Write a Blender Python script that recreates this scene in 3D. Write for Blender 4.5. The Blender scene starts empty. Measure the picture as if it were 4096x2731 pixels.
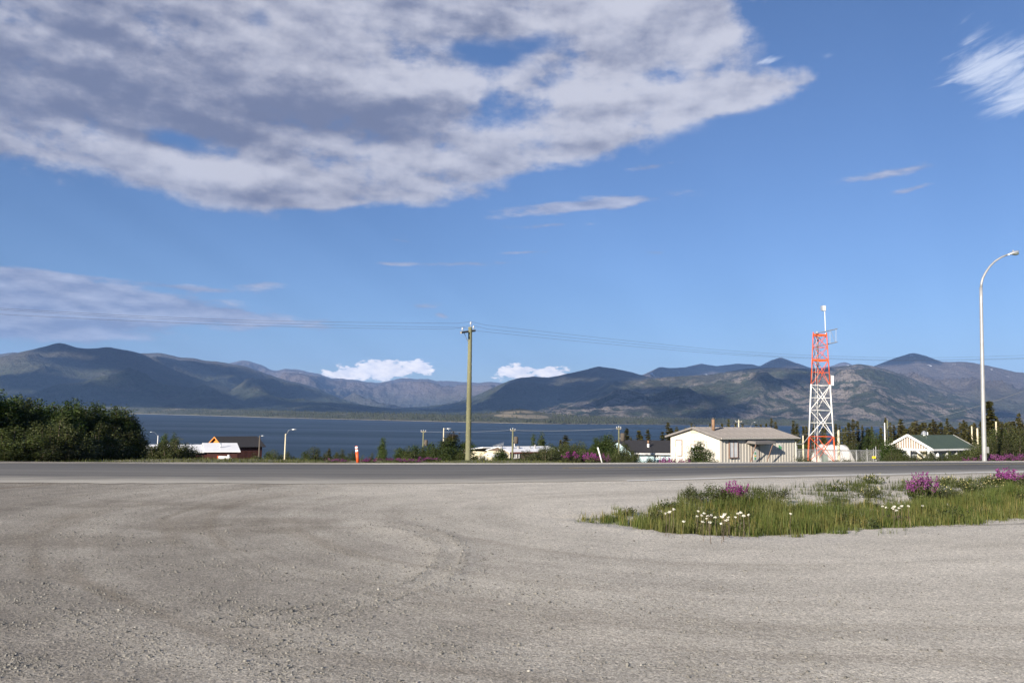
import bpy, math, random
import numpy as np
from mathutils import Vector, Matrix
from mathutils.bvhtree import BVHTree

R = math.radians
scene = bpy.context.scene
C = scene.collection

# ------------------------------------------------------------------ camera
EYE = 1.65
F = 3277.0                      # focal length in pixels of a 4096 px wide frame
cam_data = bpy.data.cameras.new('camera')
cam_data.sensor_width = 36.0
cam_data.lens = 36.0 * F / 4096.0
cam_data.clip_start = 0.1
cam_data.clip_end = 200000.0
cam = bpy.data.objects.new('camera', cam_data)
C.objects.link(cam)
CAM_M = Matrix.Translation((0, 0, EYE)) @ Matrix.Rotation(R(90 + 5.22), 4, 'X') @ Matrix.Rotation(R(0.9), 4, 'Z')
cam.matrix_world = CAM_M
scene.camera = cam

# ------------------------------------------------------------------ light
SUN_EL, SUN_AZ = 18.0, 33.0     # elevation; degrees left of straight behind the camera
SUN = Vector((-math.sin(R(SUN_AZ)) * math.cos(R(SUN_EL)), -math.cos(R(SUN_AZ)) * math.cos(R(SUN_EL)), math.sin(R(SUN_EL))))
sun_data = bpy.data.lights.new('sun', 'SUN')
sun_data.energy = 5.0
sun_data.angle = R(0.53)
sun_data.color = (1.0, 0.90, 0.76)
sun = bpy.data.objects.new('sun', sun_data)
sun.rotation_euler = SUN.to_track_quat('Z', 'Y').to_euler()
C.objects.link(sun)

scene.view_settings.view_transform = 'Standard'
scene.view_settings.look = 'None'
scene.view_settings.exposure = 1.15
scene.view_settings.gamma = 1.0
scene.view_settings.use_curve_mapping = False
scene.cycles.use_denoising = True
scene.cycles.max_bounces = 6
scene.cycles.diffuse_bounces = 2
scene.cycles.glossy_bounces = 3
scene.cycles.transmission_bounces = 3
scene.cycles.transparent_max_bounces = 8
scene.cycles.volume_bounces = 0
scene.cycles.caustics_reflective = False
scene.cycles.caustics_refractive = False


# ------------------------------------------------------------------ node helper
class N:
    """small wrapper that builds math node chains"""
    def __init__(s, tree):
        s.t = tree
        s.n = tree.nodes
        s.l = tree.links

    def new(s, typ, **kw):
        n = s.n.new(typ)
        for k, v in kw.items():
            setattr(n, k, v)
        return n

    def put(s, sock, v):
        if isinstance(v, bpy.types.NodeSocket):
            s.l.new(v, sock)
        elif v is not None:
            if hasattr(sock.default_value, '__len__') and not hasattr(v, '__len__'):
                v = [v] * len(sock.default_value)
            if hasattr(v, '__len__') and len(v) == 3 and len(sock.default_value) == 4:
                v = tuple(v) + (1.0,)
            sock.default_value = v

    def m(s, op, a, b=None, c=None, clamp=False):
        n = s.new('ShaderNodeMath', operation=op, use_clamp=clamp)
        for i, v in enumerate((a, b, c)):
            if v is not None:
                s.put(n.inputs[i], v)
        return n.outputs[0]

    def v(s, op, a, b=None, scale=None):
        n = s.new('ShaderNodeVectorMath', operation=op)
        s.put(n.inputs[0], a)
        if b is not None:
            s.put(n.inputs[1], b)
        if scale is not None:
            s.put(n.inputs['Scale'], scale)
        return n.outputs[0] if op not in ('LENGTH', 'DOT_PRODUCT') else n.outputs['Value']

    def noise(s, vec, scale, detail=4, rough=0.55, dist=0.0, dim='3D'):
        n = s.new('ShaderNodeTexNoise', noise_dimensions=dim)
        s.put(n.inputs['Vector'], vec)
        s.put(n.inputs['Scale'], scale)
        s.put(n.inputs['Detail'], detail)
        s.put(n.inputs['Roughness'], rough)
        s.put(n.inputs['Distortion'], dist)
        return n.outputs['Fac']

    def ramp(s, fac, lo, hi, a=0.0, b=1.0, smooth=True):
        n = s.new('ShaderNodeMapRange', interpolation_type='SMOOTHSTEP' if smooth else 'LINEAR')
        s.put(n.inputs[0], fac)
        for i, q in enumerate((lo, hi, a, b)):
            s.put(n.inputs[i + 1], q)
        return n.outputs[0]

    def mix(s, fac, a, b, blend='MIX'):
        n = s.new('ShaderNodeMix', data_type='RGBA', blend_type=blend)
        s.put(n.inputs[0], fac)
        s.put(n.inputs[6], a)
        s.put(n.inputs[7], b)
        return n.outputs[2]

    def sep(s, vec):
        n = s.new('ShaderNodeSeparateXYZ')
        s.put(n.inputs[0], vec)
        return n.outputs

    def comb(s, x, y, z):
        n = s.new('ShaderNodeCombineXYZ')
        for i, q in enumerate((x, y, z)):
            s.put(n.inputs[i], q)
        return n.outputs[0]


# ------------------------------------------------------------------ photo geometry helpers
ROT = CAM_M.to_3x3()


def ray(px, py):
    return ROT @ Vector(((px - 2048) / F, (1365.5 - py) / F, -1.0))


def at(px, py, D):
    """point at world depth y = D seen at photo position px, py"""
    d = ray(px, py)
    return Vector((0, 0, EYE)) + d * (D / d.y)


def gnd(px, py, z=0.0):
    d = ray(px, py)
    return Vector((0, 0, EYE)) + d * ((z - EYE) / d.z)


def azel(px, py):
    d = ray(px, py).normalized()
    return math.atan2(d.x, d.y), math.asin(d.z)


# ------------------------------------------------------------------ world: clear evening sky with clouds
world = bpy.data.worlds.new('World')
scene.world = world
world.use_nodes = True
w = N(world.node_tree)
w.n.clear()
sky = w.new('ShaderNodeTexSky', sky_type='NISHITA', sun_disc=False)
sky.sun_elevation = R(SUN_EL)
sky.sun_rotation = R(180 + SUN_AZ)
sky.altitude = 800
sky.air_density = 1.0
sky.dust_density = 0.5
sky.ozone_density = 4.2
tc = w.new('ShaderNodeTexCoord')
dirv = w.v('NORMALIZE', tc.outputs['Generated'])
dx, dy, dz = w.sep(dirv)[:3]
az = w.m('ARCTAN2', dx, dy)
el = w.m('ARCSINE', dz)
den = w.m('ADD', w.m('MAXIMUM', dz, 0.0), 0.10)
plan = w.comb(w.m('DIVIDE', dx, den), w.m('MULTIPLY', w.m('DIVIDE', dy, den), 0.8), 0.0)
flat = w.comb(az, w.m('MULTIPLY', el, 2.2), 0.0)


def blob(px, py, rx, ry, ang=0.0, gain=1.0):
    """soft ellipse of cloud cover around a direction of the sky"""
    a0, e0 = azel(px, py)
    ca, sa = math.cos(R(ang)), math.sin(R(ang))
    da, de = w.m('SUBTRACT', az, a0), w.m('SUBTRACT', el, e0)
    u = w.m('ADD', w.m('MULTIPLY', da, ca * F / rx), w.m('MULTIPLY', de, sa * F / rx))
    v = w.m('ADD', w.m('MULTIPLY', da, -sa * F / ry), w.m('MULTIPLY', de, ca * F / ry))
    r2 = w.m('ADD', w.m('MULTIPLY', u, u), w.m('MULTIPLY', v, v))
    return w.m('MULTIPLY', w.m('EXPONENT', w.m('MULTIPLY', r2, -1.0)), gain)


def cover(lst):
    o = None
    for b in lst:
        q = blob(*b)
        o = q if o is None else w.m('ADD', o, q)
    return o


def relief(vec, scale, detail, rough, shift, gain):
    n0 = w.noise(vec, scale, detail, rough)
    n1 = w.noise(w.v('ADD', w.v('MULTIPLY', vec, shift[1]), shift[0]), scale, min(detail, 5), rough)
    return n0, w.m('MULTIPLY', w.m('SUBTRACT', n0, n1), gain)


# main cloud bank
covA = w.m('MINIMUM', cover([(250, 150, 1000, 300, 0, 1.3), (1250, 330, 700, 300, -6, 1.1), (2200, 180, 640, 280, 5, 0.80),
              (1250, 740, 500, 120, 3, 0.78), (2150, 600, 430, 100, 8, 0.55), (2850, 390, 440, 62, 5, 0.70),
              (380, 570, 480, 62, -8, 0.66), (2700, 70, 300, 150, 0, 0.48), (-900, 150, 900, 400, 0, 0.8),
              (600, -900, 1800, 700, 0, 0.6)]), 0.76)
holes = cover([(1960, 215, 230, 55, -8, 0.34), (2150, 165, 120, 45, 5, 0.34), (1050, 70, 60, 75, 60, 0.40), (1950, 490, 190, 36, 8, 0.16), (2550, 470, 260, 34, 10, 0.24),
               (690, 548, 170, 30, -12, 0.24), (2250, 705, 300, 22, 6, 0.22), (1500, 860, 400, 24, 2, 0.2)])
stretch = w.comb(w.m('MULTIPLY', az, 0.62), w.m('MULTIPLY', el, 1.75), 1.7)
wob = w.noise(stretch, 4.0, 2, 0.5)
bill = w.v('ADD', stretch, w.comb(w.m('MULTIPLY', wob, 0.07), w.m('MULTIPLY', wob, 0.03), 0.0))
nA, relA = relief(bill, 9.0, 7, 0.50, ((-0.006, 0.030, 0), (1, 1, 1)), 2.9)
fine_v = w.comb(az, w.m('MULTIPLY', el, 1.5), 4.4)
nS, relS = relief(fine_v, 17.0, 6, 0.60, ((-0.006, 0.018, 0), (1, 1, 1)), 1.3)
nP = w.noise(plan, 3.2, 4, 0.5)
fieldA = w.m('ADD', w.m('SUBTRACT', covA, w.m('MULTIPLY', holes, w.m('ADD', -0.1, w.m('MULTIPLY', nS, 2.2)))), w.m('ADD', w.m('MULTIPLY', w.m('SUBTRACT', nA, 0.5), 1.25), w.m('MULTIPLY', w.m('SUBTRACT', nP, 0.5), 0.55)))
fieldA = w.m('ADD', fieldA, w.m('MULTIPLY', w.m('SUBTRACT', nS, 0.5), 0.95))
densA = w.m('MULTIPLY', w.ramp(fieldA, 0.30, 0.66), w.ramp(covA, 0.10, 0.34))
thickA = w.ramp(fieldA, 0.45, 1.15)
gloom = w.m('SUBTRACT', cover([(100, 280, 1000, 240, 0, 0.42), (1300, 490, 650, 80, -3, 0.28), (2050, 455, 320, 36, -4, 0.2), (1250, 790, 330, 36, 3, 0.2), (600, 90, 500, 110, -8, 0.16),
                            (1700, 30, 500, 60, 0, 0.14), (2050, 770, 350, 26, 4, 0.18)]),
              cover([(1180, 190, 260, 80, 10, 0.24), (2100, 320, 480, 70, -4, 0.20), (2850, 390, 480, 60, 4, 0.20), (880, 715, 260, 60, 0, 0.24), (1900, 610, 600, 60, 6, 0.14), (350, 545, 300, 30, -6, 0.26), (2500, 120, 380, 130, 0, 0.10)]))
lightA = w.m('ADD', w.m('ADD', w.m('ADD', 0.70, relA), relS), w.m('MULTIPLY', thickA, -0.30))
lightA = w.ramp(w.m('SUBTRACT', lightA, gloom), -0.10, 1.10)
colA = w.mix(lightA, (0.082, 0.094, 0.146), (0.282, 0.285, 0.325))

# low bank at the left, wisps
covB = cover([(150, 1135, 620, 36, -3, 0.85), (450, 1230, 700, 42, -2, 1.05), (60, 1275, 420, 50, -2, 1.1), (60, 1105, 250, 30, 0, 0.6), (750, 1150, 330, 12, -2, 0.5), (-600, 1230, 700, 120, 0, 0.7),
              (1030, 1140, 110, 22, 6, 0.55), (2330, 820, 390, 30, 5, 0.85), (1690, 1225, 80, 14, 5, 0.65), (1770, 1262, 40, 14, -20, 0.55), (1860, 1055, 280, 14, 2, 0.58), (2120, 1010, 160, 8, 3, 0.55), (1560, 1055, 70, 10, 0, 0.5), (1620, 965, 90, 10, -6, 0.5),
              (3550, 698, 190, 24, 5, 0.62), (2150, 905, 300, 14, 3, 0.5), (3640, 760, 90, 14, 10, 0.55), (2600, 1010, 90, 8, -2, 0.55), (2620, 665, 120, 16, 5, 0.6)])
flatB = w.comb(w.m('MULTIPLY', az, 0.85), w.m('MULTIPLY', el, 3.0), 3.0)
nB, relB = relief(flatB, 24, 6, 0.58, ((0.0, 0.03, 0), (1, 1, 1)), 2.0)
densB = w.m('MULTIPLY', w.m('MULTIPLY', w.ramp(covB, 0.06, 0.22), w.ramp(w.m('ADD', covB, w.m('MULTIPLY', w.m('SUBTRACT', nB, 0.5), 1.5)), 0.28, 0.74)), 0.92)
colB = w.mix(w.m('ADD', 0.36, relB, clamp=True), (0.115, 0.135, 0.205), (0.26, 0.275, 0.34))

# combed wisps high at the right
covC = cover([(3950, 250, 210, 75, 14, 0.72), (4080, 380, 130, 70, 10, 0.7), (3900, 130, 130, 25, 30, 0.42), (3060, 245, 100, 22, 5, 0.5),
              (3310, 222, 45, 16, 0, 0.45), (3860, 75, 70, 20, 35, 0.4), (4500, 200, 300, 150, 0, 0.6)])
flatC = w.comb(w.m('ADD', w.m('MULTIPLY', az, 0.9), w.m('MULTIPLY', el, -1.2)), w.m('ADD', w.m('MULTIPLY', el, 2.4), w.m('MULTIPLY', az, -0.5)), 9.0)
nC = w.noise(flatC, 30, 6, 0.62, 0.6)
densC = w.m('MULTIPLY', w.m('MULTIPLY', w.ramp(covC, 0.08, 0.30), w.ramp(w.m('ADD', covC, w.m('MULTIPLY', w.m('SUBTRACT', nC, 0.5), 1.5)), 0.36, 1.0)), 0.85)

# bright cumulus standing behind the far mountains
covD = cover([(1420, 1492, 120, 32, 6, 0.75), (1560, 1478, 140, 42, 0, 0.85), (1690, 1462, 45, 25, 10, 0.6), (2060, 1495, 90, 36, 0, 0.85),
              (2210, 1490, 120, 25, 0, 0.7), (1300, 1500, 70, 18, 0, 0.45)])
nD, relD = relief(flat, 55, 6, 0.58, ((-0.008, 0.022, 0), (1, 1, 1)), 1.6)
densD = w.m('MULTIPLY', w.ramp(covD, 0.10, 0.30), w.ramp(w.m('ADD', w.m('MINIMUM', covD, 0.8), w.m('MULTIPLY', w.m('SUBTRACT', nD, 0.5), 2.2)), 0.36, 0.62))
colD = w.mix(w.m('ADD', 0.62, relD, clamp=True), (0.40, 0.42, 0.50), (0.80, 0.73, 0.66))

bg_sky = w.new('ShaderNodeBackground')
tint = w.mix(1.0, sky.outputs[0], (0.93, 0.945, 1.09), 'MULTIPLY')
w.put(bg_sky.inputs[0], tint)
bg_sky.inputs[1].default_value = 0.048
last = bg_sky.outputs[0]
for dens, colr in ((densD, colD), (densB, colB), (densC, (0.34, 0.37, 0.44)), (densA, colA)):
    b = w.new('ShaderNodeBackground')
    w.put(b.inputs[0], colr)
    b.inputs[1].default_value = 1.0
    mx = w.new('ShaderNodeMixShader')
    w.put(mx.inputs[0], dens)
    w.l.new(last, mx.inputs[1])
    w.l.new(b.outputs[0], mx.inputs[2])
    last = mx.outputs[0]
wo = w.new('ShaderNodeOutputWorld')
w.l.new(last, wo.inputs[0])
world.cycles.sampling_method = 'MANUAL'
world.cycles.sample_map_resolution = 512

# ------------------------------------------------------------------ mesh helpers
class MB:
    """collects shapes into one mesh"""
    def __init__(s):
        s.v, s.f = [], []

    def add(s, verts, faces):
        o = len(s.v)
        s.v += [tuple(q) for q in verts]
        s.f += [tuple(o + i for i in q) for q in faces]
        return s

    def box(s, x0, x1, y0, y1, z0, z1):
        return s.add([(x0, y0, z0), (x1, y0, z0), (x1, y1, z0), (x0, y1, z0), (x0, y0, z1), (x1, y0, z1), (x1, y1, z1), (x0, y1, z1)],
                     [(3, 2, 1, 0), (4, 5, 6, 7), (0, 1, 5, 4), (1, 2, 6, 5), (2, 3, 7, 6), (3, 0, 4, 7)])

    def hexa(s, bottom, top):
        return s.add(list(bottom) + list(top), [(3, 2, 1, 0), (4, 5, 6, 7), (0, 1, 5, 4), (1, 2, 6, 5), (2, 3, 7, 6), (3, 0, 4, 7)])

    def tube(s, pts, rad, n=8, cap=True):
        pts = [Vector(p) for p in pts]
        if not hasattr(rad, '__len__'):
            rad = [rad] * len(pts)
        rings = []
        t0 = (pts[1] - pts[0]).normalized()
        ref = Vector((0, 0, 1)) if abs(t0.z) < 0.9 else Vector((1, 0, 0))
        a = t0.cross(ref).normalized()
        for i, p in enumerate(pts):
            t = (pts[min(i + 1, len(pts) - 1)] - pts[max(i - 1, 0)]).normalized()
            a = (a - t * a.dot(t)).normalized()
            b = t.cross(a)
            rings.append([p + (a * math.cos(2 * math.pi * k / n) + b * math.sin(2 * math.pi * k / n)) * rad[i] for k in range(n)])
        vs = [q for r in rings for q in r]
        fs = [(i * n + k, i * n + (k + 1) % n, (i + 1) * n + (k + 1) % n, (i + 1) * n + k) for i in range(len(pts) - 1) for k in range(n)]
        if cap:
            fs += [tuple(range(n))[::-1], tuple((len(pts) - 1) * n + k for k in range(n))]
        return s.add(vs, fs)

    def bar(s, p, q, w, h):
        """rectangular bar from p to q"""
        p, q = Vector(p), Vector(q)
        t = (q - p).normalized()
        ref = Vector((0, 0, 1)) if abs(t.z) < 0.95 else Vector((0, 1, 0))
        a = t.cross(ref).normalized() * (w / 2)
        b = a.cross(t).normalized() * (h / 2)
        return s.hexa([p - a - b, p + a - b, p + a + b, p - a + b], [q - a - b, q + a - b, q + a + b, q - a + b])

    def lathe(s, prof, n=12, c=(0, 0, 0)):
        vs = [(c[0] + r * math.cos(2 * math.pi * k / n), c[1] + r * math.sin(2 * math.pi * k / n), c[2] + z) for r, z in prof for k in range(n)]
        fs = [(i * n + k, i * n + (k + 1) % n, (i + 1) * n + (k + 1) % n, (i + 1) * n + k) for i in range(len(prof) - 1) for k in range(n)]
        fs += [tuple(range(n))[::-1], tuple((len(prof) - 1) * n + k for k in range(n))]
        return s.add(vs, fs)

    def ellipsoid(s, c, r, n=10, m=6):
        prof = []
        vs, fs = [], []
        for i in range(1, m):
            th = math.pi * i / m
            for k in range(n):
                ph = 2 * math.pi * k / n
                vs.append((c[0] + r[0] * math.sin(th) * math.cos(ph), c[1] + r[1] * math.sin(th) * math.sin(ph), c[2] - r[2] * math.cos(th)))
        fs = [(i * n + k, i * n + (k + 1) % n, (i + 1) * n + (k + 1) % n, (i + 1) * n + k) for i in range(m - 2) for k in range(n)]
        vs += [(c[0], c[1], c[2] - r[2]), (c[0], c[1], c[2] + r[2])]
        fs += [((k + 1) % n, k, len(vs) - 2) for k in range(n)] + [((m - 2) * n + k, (m - 2) * n + (k + 1) % n, len(vs) - 1) for k in range(n)]
        return s.add(vs, fs)

    def mesh(s, name, mat, smooth=False):
        me = bpy.data.meshes.new(name)
        me.from_pydata(s.v, [], s.f)
        me.materials.append(mat)
        if smooth:
            me.polygons.foreach_set('use_smooth', [True] * len(me.polygons))
        return me

    def build(s, name, mat, parent=None, smooth=False):
        return link(name, s.mesh(name, mat, smooth), parent)


def link(name, me, parent=None, loc=None):
    o = bpy.data.objects.new(name, me)
    C.objects.link(o)
    if parent is not None:
        o.parent = parent
    if loc is not None:
        o.location = loc
    return o


def tag(o, label=None, cat=None, group=None, kind=None):
    if label:
        o['label'] = label
    if cat:
        o['category'] = cat
    if group:
        o['group'] = group
    if kind:
        o['kind'] = kind
    return o


def thing(name, label, cat, loc=(0, 0, 0), rz=0.0, group=None):
    o = bpy.data.objects.new(name, None)
    C.objects.link(o)
    o.empty_display_size = 0.3
    o.matrix_world = Matrix.Translation(loc) @ Matrix.Rotation(rz, 4, 'Z')
    return tag(o, label, cat, group)


def np_mesh(name, verts, faces, mat, tint=None, smooth=False, uv=None):
    """verts (n,3), faces (m,k) all of one size"""
    verts = np.asarray(verts, dtype=np.float32)
    faces = np.asarray(faces, dtype=np.int32)
    me = bpy.data.meshes.new(name)
    k = faces.shape[1]
    me.vertices.add(len(verts))
    me.vertices.foreach_set('co', verts.ravel())
    me.loops.add(faces.size)
    me.loops.foreach_set('vertex_index', faces.ravel())
    me.polygons.add(len(faces))
    me.polygons.foreach_set('loop_start', np.arange(0, faces.size, k, dtype=np.int32))
    me.polygons.foreach_set('loop_total', np.full(len(faces), k, dtype=np.int32))
    if smooth:
        me.polygons.foreach_set('use_smooth', np.ones(len(faces), dtype=bool))
    if tint is not None:
        a = me.attributes.new('tint', 'FLOAT_COLOR', 'POINT')
        c = np.ones((len(verts), 4), dtype=np.float32)
        c[:, :3] = tint
        a.data.foreach_set('color', c.ravel())
    if uv is not None:
        l = me.uv_layers.new(name='UVMap')
        l.data.foreach_set('uv', np.asarray(uv, dtype=np.float32)[faces.ravel()].ravel())
    me.materials.append(mat)
    me.update(calc_edges=True)
    me.validate()
    return me


def grid_faces(nu, nv):
    i = np.arange(nu * nv).reshape(nv, nu)
    return np.stack([i[:-1, :-1], i[:-1, 1:], i[1:, 1:], i[1:, :-1]], -1).reshape(-1, 4)


# ------------------------------------------------------------------ numpy noise
_rng = np.random.RandomState(11)
PERM = np.concatenate([_rng.permutation(512)] * 2)
GRAD = np.stack([np.cos(np.arange(64) / 64 * 2 * np.pi), np.sin(np.arange(64) / 64 * 2 * np.pi)], -1)


def perlin(x, y):
    x, y = np.asarray(x, float), np.asarray(y, float)
    xi, yi = np.floor(x).astype(int), np.floor(y).astype(int)
    fx, fy = x - xi, y - yi
    u, v = fx * fx * fx * (fx * (fx * 6 - 15) + 10), fy * fy * fy * (fy * (fy * 6 - 15) + 10)

    def g(a, b):
        h = PERM[(PERM[(xi + a) % 512] + yi + b) % 512] % 64
        return GRAD[h, 0] * (fx - a) + GRAD[h, 1] * (fy - b)
    return (g(0, 0) * (1 - u) + g(1, 0) * u) * (1 - v) + (g(0, 1) * (1 - u) + g(1, 1) * u) * v


def fbm(x, y, octv=5, gain=0.5, seed=0.0):
    o, a = 0, 1.0
    for i in range(octv):
        o = o + a * perlin(x * 2 ** i + seed + 17.3 * i, y * 2 ** i - seed + 9.1 * i)
        a *= gain
    return o


def ridged(x, y, octv=5, gain=0.5, seed=0.0):
    o, a, wgt = 0, 1.0, 1.0
    for i in range(octv):
        n = 1 - np.abs(perlin(x * 2 ** i + seed + 17.3 * i, y * 2 ** i - seed + 9.1 * i)) * 2
        n = n * n * wgt
        o = o + a * n
        wgt = np.clip(n * 1.6, 0, 1)
        a *= gain
    return o


def sdf_poly(x, y, poly):
    """signed distance, negative inside"""
    x, y = np.asarray(x, float), np.asarray(y, float)
    d = np.full(x.shape, 1e9)
    inside = np.zeros(x.shape, bool)
    n = len(poly)
    for i in range(n):
        (ax, ay), (bx, by) = poly[i], poly[(i + 1) % n]
        ex, ey = bx - ax, by - ay
        t = np.clip(((x - ax) * ex + (y - ay) * ey) / (ex * ex + ey * ey + 1e-9), 0, 1)
        d = np.minimum(d, (x - ax - t * ex) ** 2 + (y - ay - t * ey) ** 2)
        c = ((ay > y) != (by > y)) & (x < (bx - ax) * (y - ay) / (by - ay + 1e-12) + ax)
        inside ^= c
    d = np.sqrt(d)
    return np.where(inside, -d, d)


# ------------------------------------------------------------------ materials
def base_mat(name):
    m = bpy.data.materials.new(name)
    m.use_nodes = True
    t = N(m.node_tree)
    t.n.clear()
    out = t.new('ShaderNodeOutputMaterial')
    p = t.new('ShaderNodeBsdfPrincipled')
    t.l.new(p.outputs[0], out.inputs[0])
    t.p, t.out = p, out
    t.geo = t.new('ShaderNodeNewGeometry')
    t.pos = t.geo.outputs['Position']
    t.tcn = t.new('ShaderNodeTexCoord')
    t.obj = t.tcn.outputs['Object']
    return m, t


def bump(t, h, strength=0.3, dist=0.02, normal=None):
    b = t.new('ShaderNodeBump')
    b.inputs['Strength'].default_value = strength
    b.inputs['Distance'].default_value = dist
    t.put(b.inputs['Height'], h)
    if normal is not None:
        t.l.new(normal, b.inputs['Normal'])
    t.l.new(b.outputs[0], t.p.inputs['Normal'])
    return b.outputs[0]


def paint(name, c, rough=0.6, var=0.25, scale=3.0, metal=0.0, bstr=0.15, bscale=40.0, streak=False, spec=0.4):
    """painted or plain surface with weathering in its own colour"""
    m, t = base_mat(name)
    vec = t.v('MULTIPLY', t.obj, (1, 1, 0.15)) if streak else t.obj
    n = t.noise(vec, scale, 6, 0.6)
    n2 = t.noise(t.obj, scale * 9, 4, 0.6)
    f = t.m('ADD', t.m('MULTIPLY', n, 0.7), t.m('MULTIPLY', n2, 0.3))
    f = t.ramp(f, 0.3, 0.7)
    dark = tuple(x * (1 - var) for x in c)
    lite = tuple(min(1, x * (1 + var * 0.45)) for x in c)
    t.put(t.p.inputs['Base Color'], t.mix(f, dark, lite))
    t.put(t.p.inputs['Roughness'], t.ramp(n2, 0.2, 0.8, max(rough - 0.1, 0.05), min(rough + 0.12, 1)))
    t.p.inputs['Metallic'].default_value = metal
    t.p.inputs['Specular IOR Level'].default_value = spec
    bump(t, t.noise(t.obj, bscale, 4, 0.6), bstr, 0.01)
    return m


def foliage_mat(name, c, trans=0.3):
    m, t = base_mat(name)
    a = t.new('ShaderNodeAttribute', attribute_name='tint')
    info = t.new('ShaderNodeObjectInfo')
    colr = t.mix(1.0, a.outputs['Color'], c, 'MULTIPLY')
    hs = t.new('ShaderNodeHueSaturation')
    t.put(hs.inputs['Hue'], t.ramp(info.outputs['Random'], 0, 1, 0.485, 0.512, False))
    t.put(hs.inputs['Saturation'], t.ramp(info.outputs['Random'], 0, 1, 0.85, 1.05, False))
    t.put(hs.inputs['Value'], t.ramp(t.m('FRACT', t.m('MULTIPLY', info.outputs['Random'], 7.31)), 0, 1, 0.72, 1.25, False))
    t.put(hs.inputs['Color'], colr)
    t.put(t.p.inputs['Base Color'], hs.outputs[0])
    t.p.inputs['Roughness'].default_value = 0.55
    t.p.inputs['Specular IOR Level'].default_value = 0.25
    tr = t.new('ShaderNodeBsdfTranslucent')
    t.put(tr.inputs[0], t.mix(1.0, hs.outputs[0], (1.0, 1.05, 0.5), 'MULTIPLY'))
    mx = t.new('ShaderNodeMixShader')
    mx.inputs[0].default_value = trans
    t.l.new(t.p.outputs[0], mx.inputs[1])
    t.l.new(tr.outputs[0], mx.inputs[2])
    t.l.new(mx.outputs[0], t.out.inputs[0])
    return m


def glass_mat(name, c=(0.03, 0.035, 0.04)):
    m, t = base_mat(name)
    t.p.inputs['Base Color'].default_value = (*c, 1)
    t.p.inputs['Roughness'].default_value = 0.08
    t.p.inputs['Specular IOR Level'].default_value = 0.6
    bump(t, t.noise(t.obj, 2.5, 2, 0.5), 0.03, 0.02)
    return m


# ------------------------------------------------------------------ road and lot outlines, read on the flat ground
def gpath(lst, z=0.0):
    return [(gnd(px, py, z).x, gnd(px, py, z).y) for px, py in lst]


far_pts = gpath([(0, 1853), (1000, 1857.5), (2000, 1859.5), (2800, 1855), (3500, 1850.5), (4096, 1848)])
near_pts = gpath([(0, 1926), (1000, 1933), (1700, 1934), (2100, 1929), (2550, 1919.5), (3300, 1905), (4096, 1889)])


def extend(p, l=60.0):
    a, b = p[0], p[1]
    d = math.hypot(b[0] - a[0], b[1] - a[1])
    p0 = (a[0] - (b[0] - a[0]) / d * l, a[1] - (b[1] - a[1]) / d * l)
    a, b = p[-1], p[-2]
    d = math.hypot(b[0] - a[0], b[1] - a[1])
    p1 = (a[0] - (b[0] - a[0]) / d * l, a[1] - (b[1] - a[1]) / d * l)
    return [p0] + p + [p1]


def smooth_fun(pts):
    """smoothed y(x) through a polyline"""
    pts = extend(pts, 130.0)
    xs = np.linspace(pts[0][0], pts[-1][0], 700)
    ys = np.interp(xs, [p[0] for p in pts], [p[1] for p in pts])
    kx = np.hanning(61)
    kx /= kx.sum()
    pad = 30
    yp = np.concatenate([ys[0] + (np.arange(-pad, 0)) * (ys[1] - ys[0]), ys, ys[-1] + np.arange(1, pad + 1) * (ys[-1] - ys[-2])])
    ys = np.convolve(yp, kx, 'valid')
    return lambda x: np.interp(x, xs, ys)


yfar = smooth_fun(far_pts)
ynear = smooth_fun(near_pts)

GRASS_POLY = gpath([(2300, 2072), (2500, 2100), (2700, 2122), (2900, 2134), (3050, 2138), (3300, 2126), (3600, 2101), (3850, 2085), (4096, 2069),
                    (4600, 2042), (4600, 1925), (4096, 1948), (3900, 1968), (3760, 1990), (3600, 2012), (3300, 2015), (3050, 2002), (2850, 1998),
                    (2700, 2015), (2550, 2043), (2400, 2056)])
SPARSE_POLY = gpath([(2650, 2010), (2850, 1962), (3100, 1948), (3400, 1936), (3800, 1924), (4096, 1914), (4600, 1893), (4600, 1990), (4096, 1985),
                     (3600, 2030), (3000, 2030)])


def lot_z(x, y):
    x, y = np.asarray(x, float), np.asarray(y, float)
    calm = np.clip((ynear(x) - 0.6 - y) / 2.0, 0, 1)
    z = (0.005 * fbm(x * 0.35, y * 0.35, 3, 0.5, 3.3) + 0.003 * fbm(x * 1.1, y * 1.1, 3, 0.55, 8.1)) * calm
    d = sdf_poly(x, y, GRASS_POLY)
    z -= 0.16 * np.clip(0.45 - d / 2.2, 0, 1) ** 1.5 * np.clip((ynear(x) - 0.8 - y) / 1.5, 0, 1)
    bank = np.exp(-((d - 0.25) / 0.22) ** 2) * np.clip((ynear(x) - 2.0 - y) / 2, 0, 1)
    z += 0.05 * bank * (0.6 + fbm(x * 2.0, y * 2.0, 4, 0.6, 5.0)) * np.clip((4.5 - x) / 2.5, 0, 1)
    # tyre arc of loosened gravel
    for cx, cy, rr in ((-2.55, 9.6, 2.05), (-2.55, 9.6, 1.75)):
        r = np.hypot(x - cx, (y - cy) * 0.62)
        z += 0.022 * np.exp(-((r - rr) / 0.07) ** 2) * (x > cx + 0.4) * (np.abs(y - cy) < 3.2)
    return z


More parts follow.
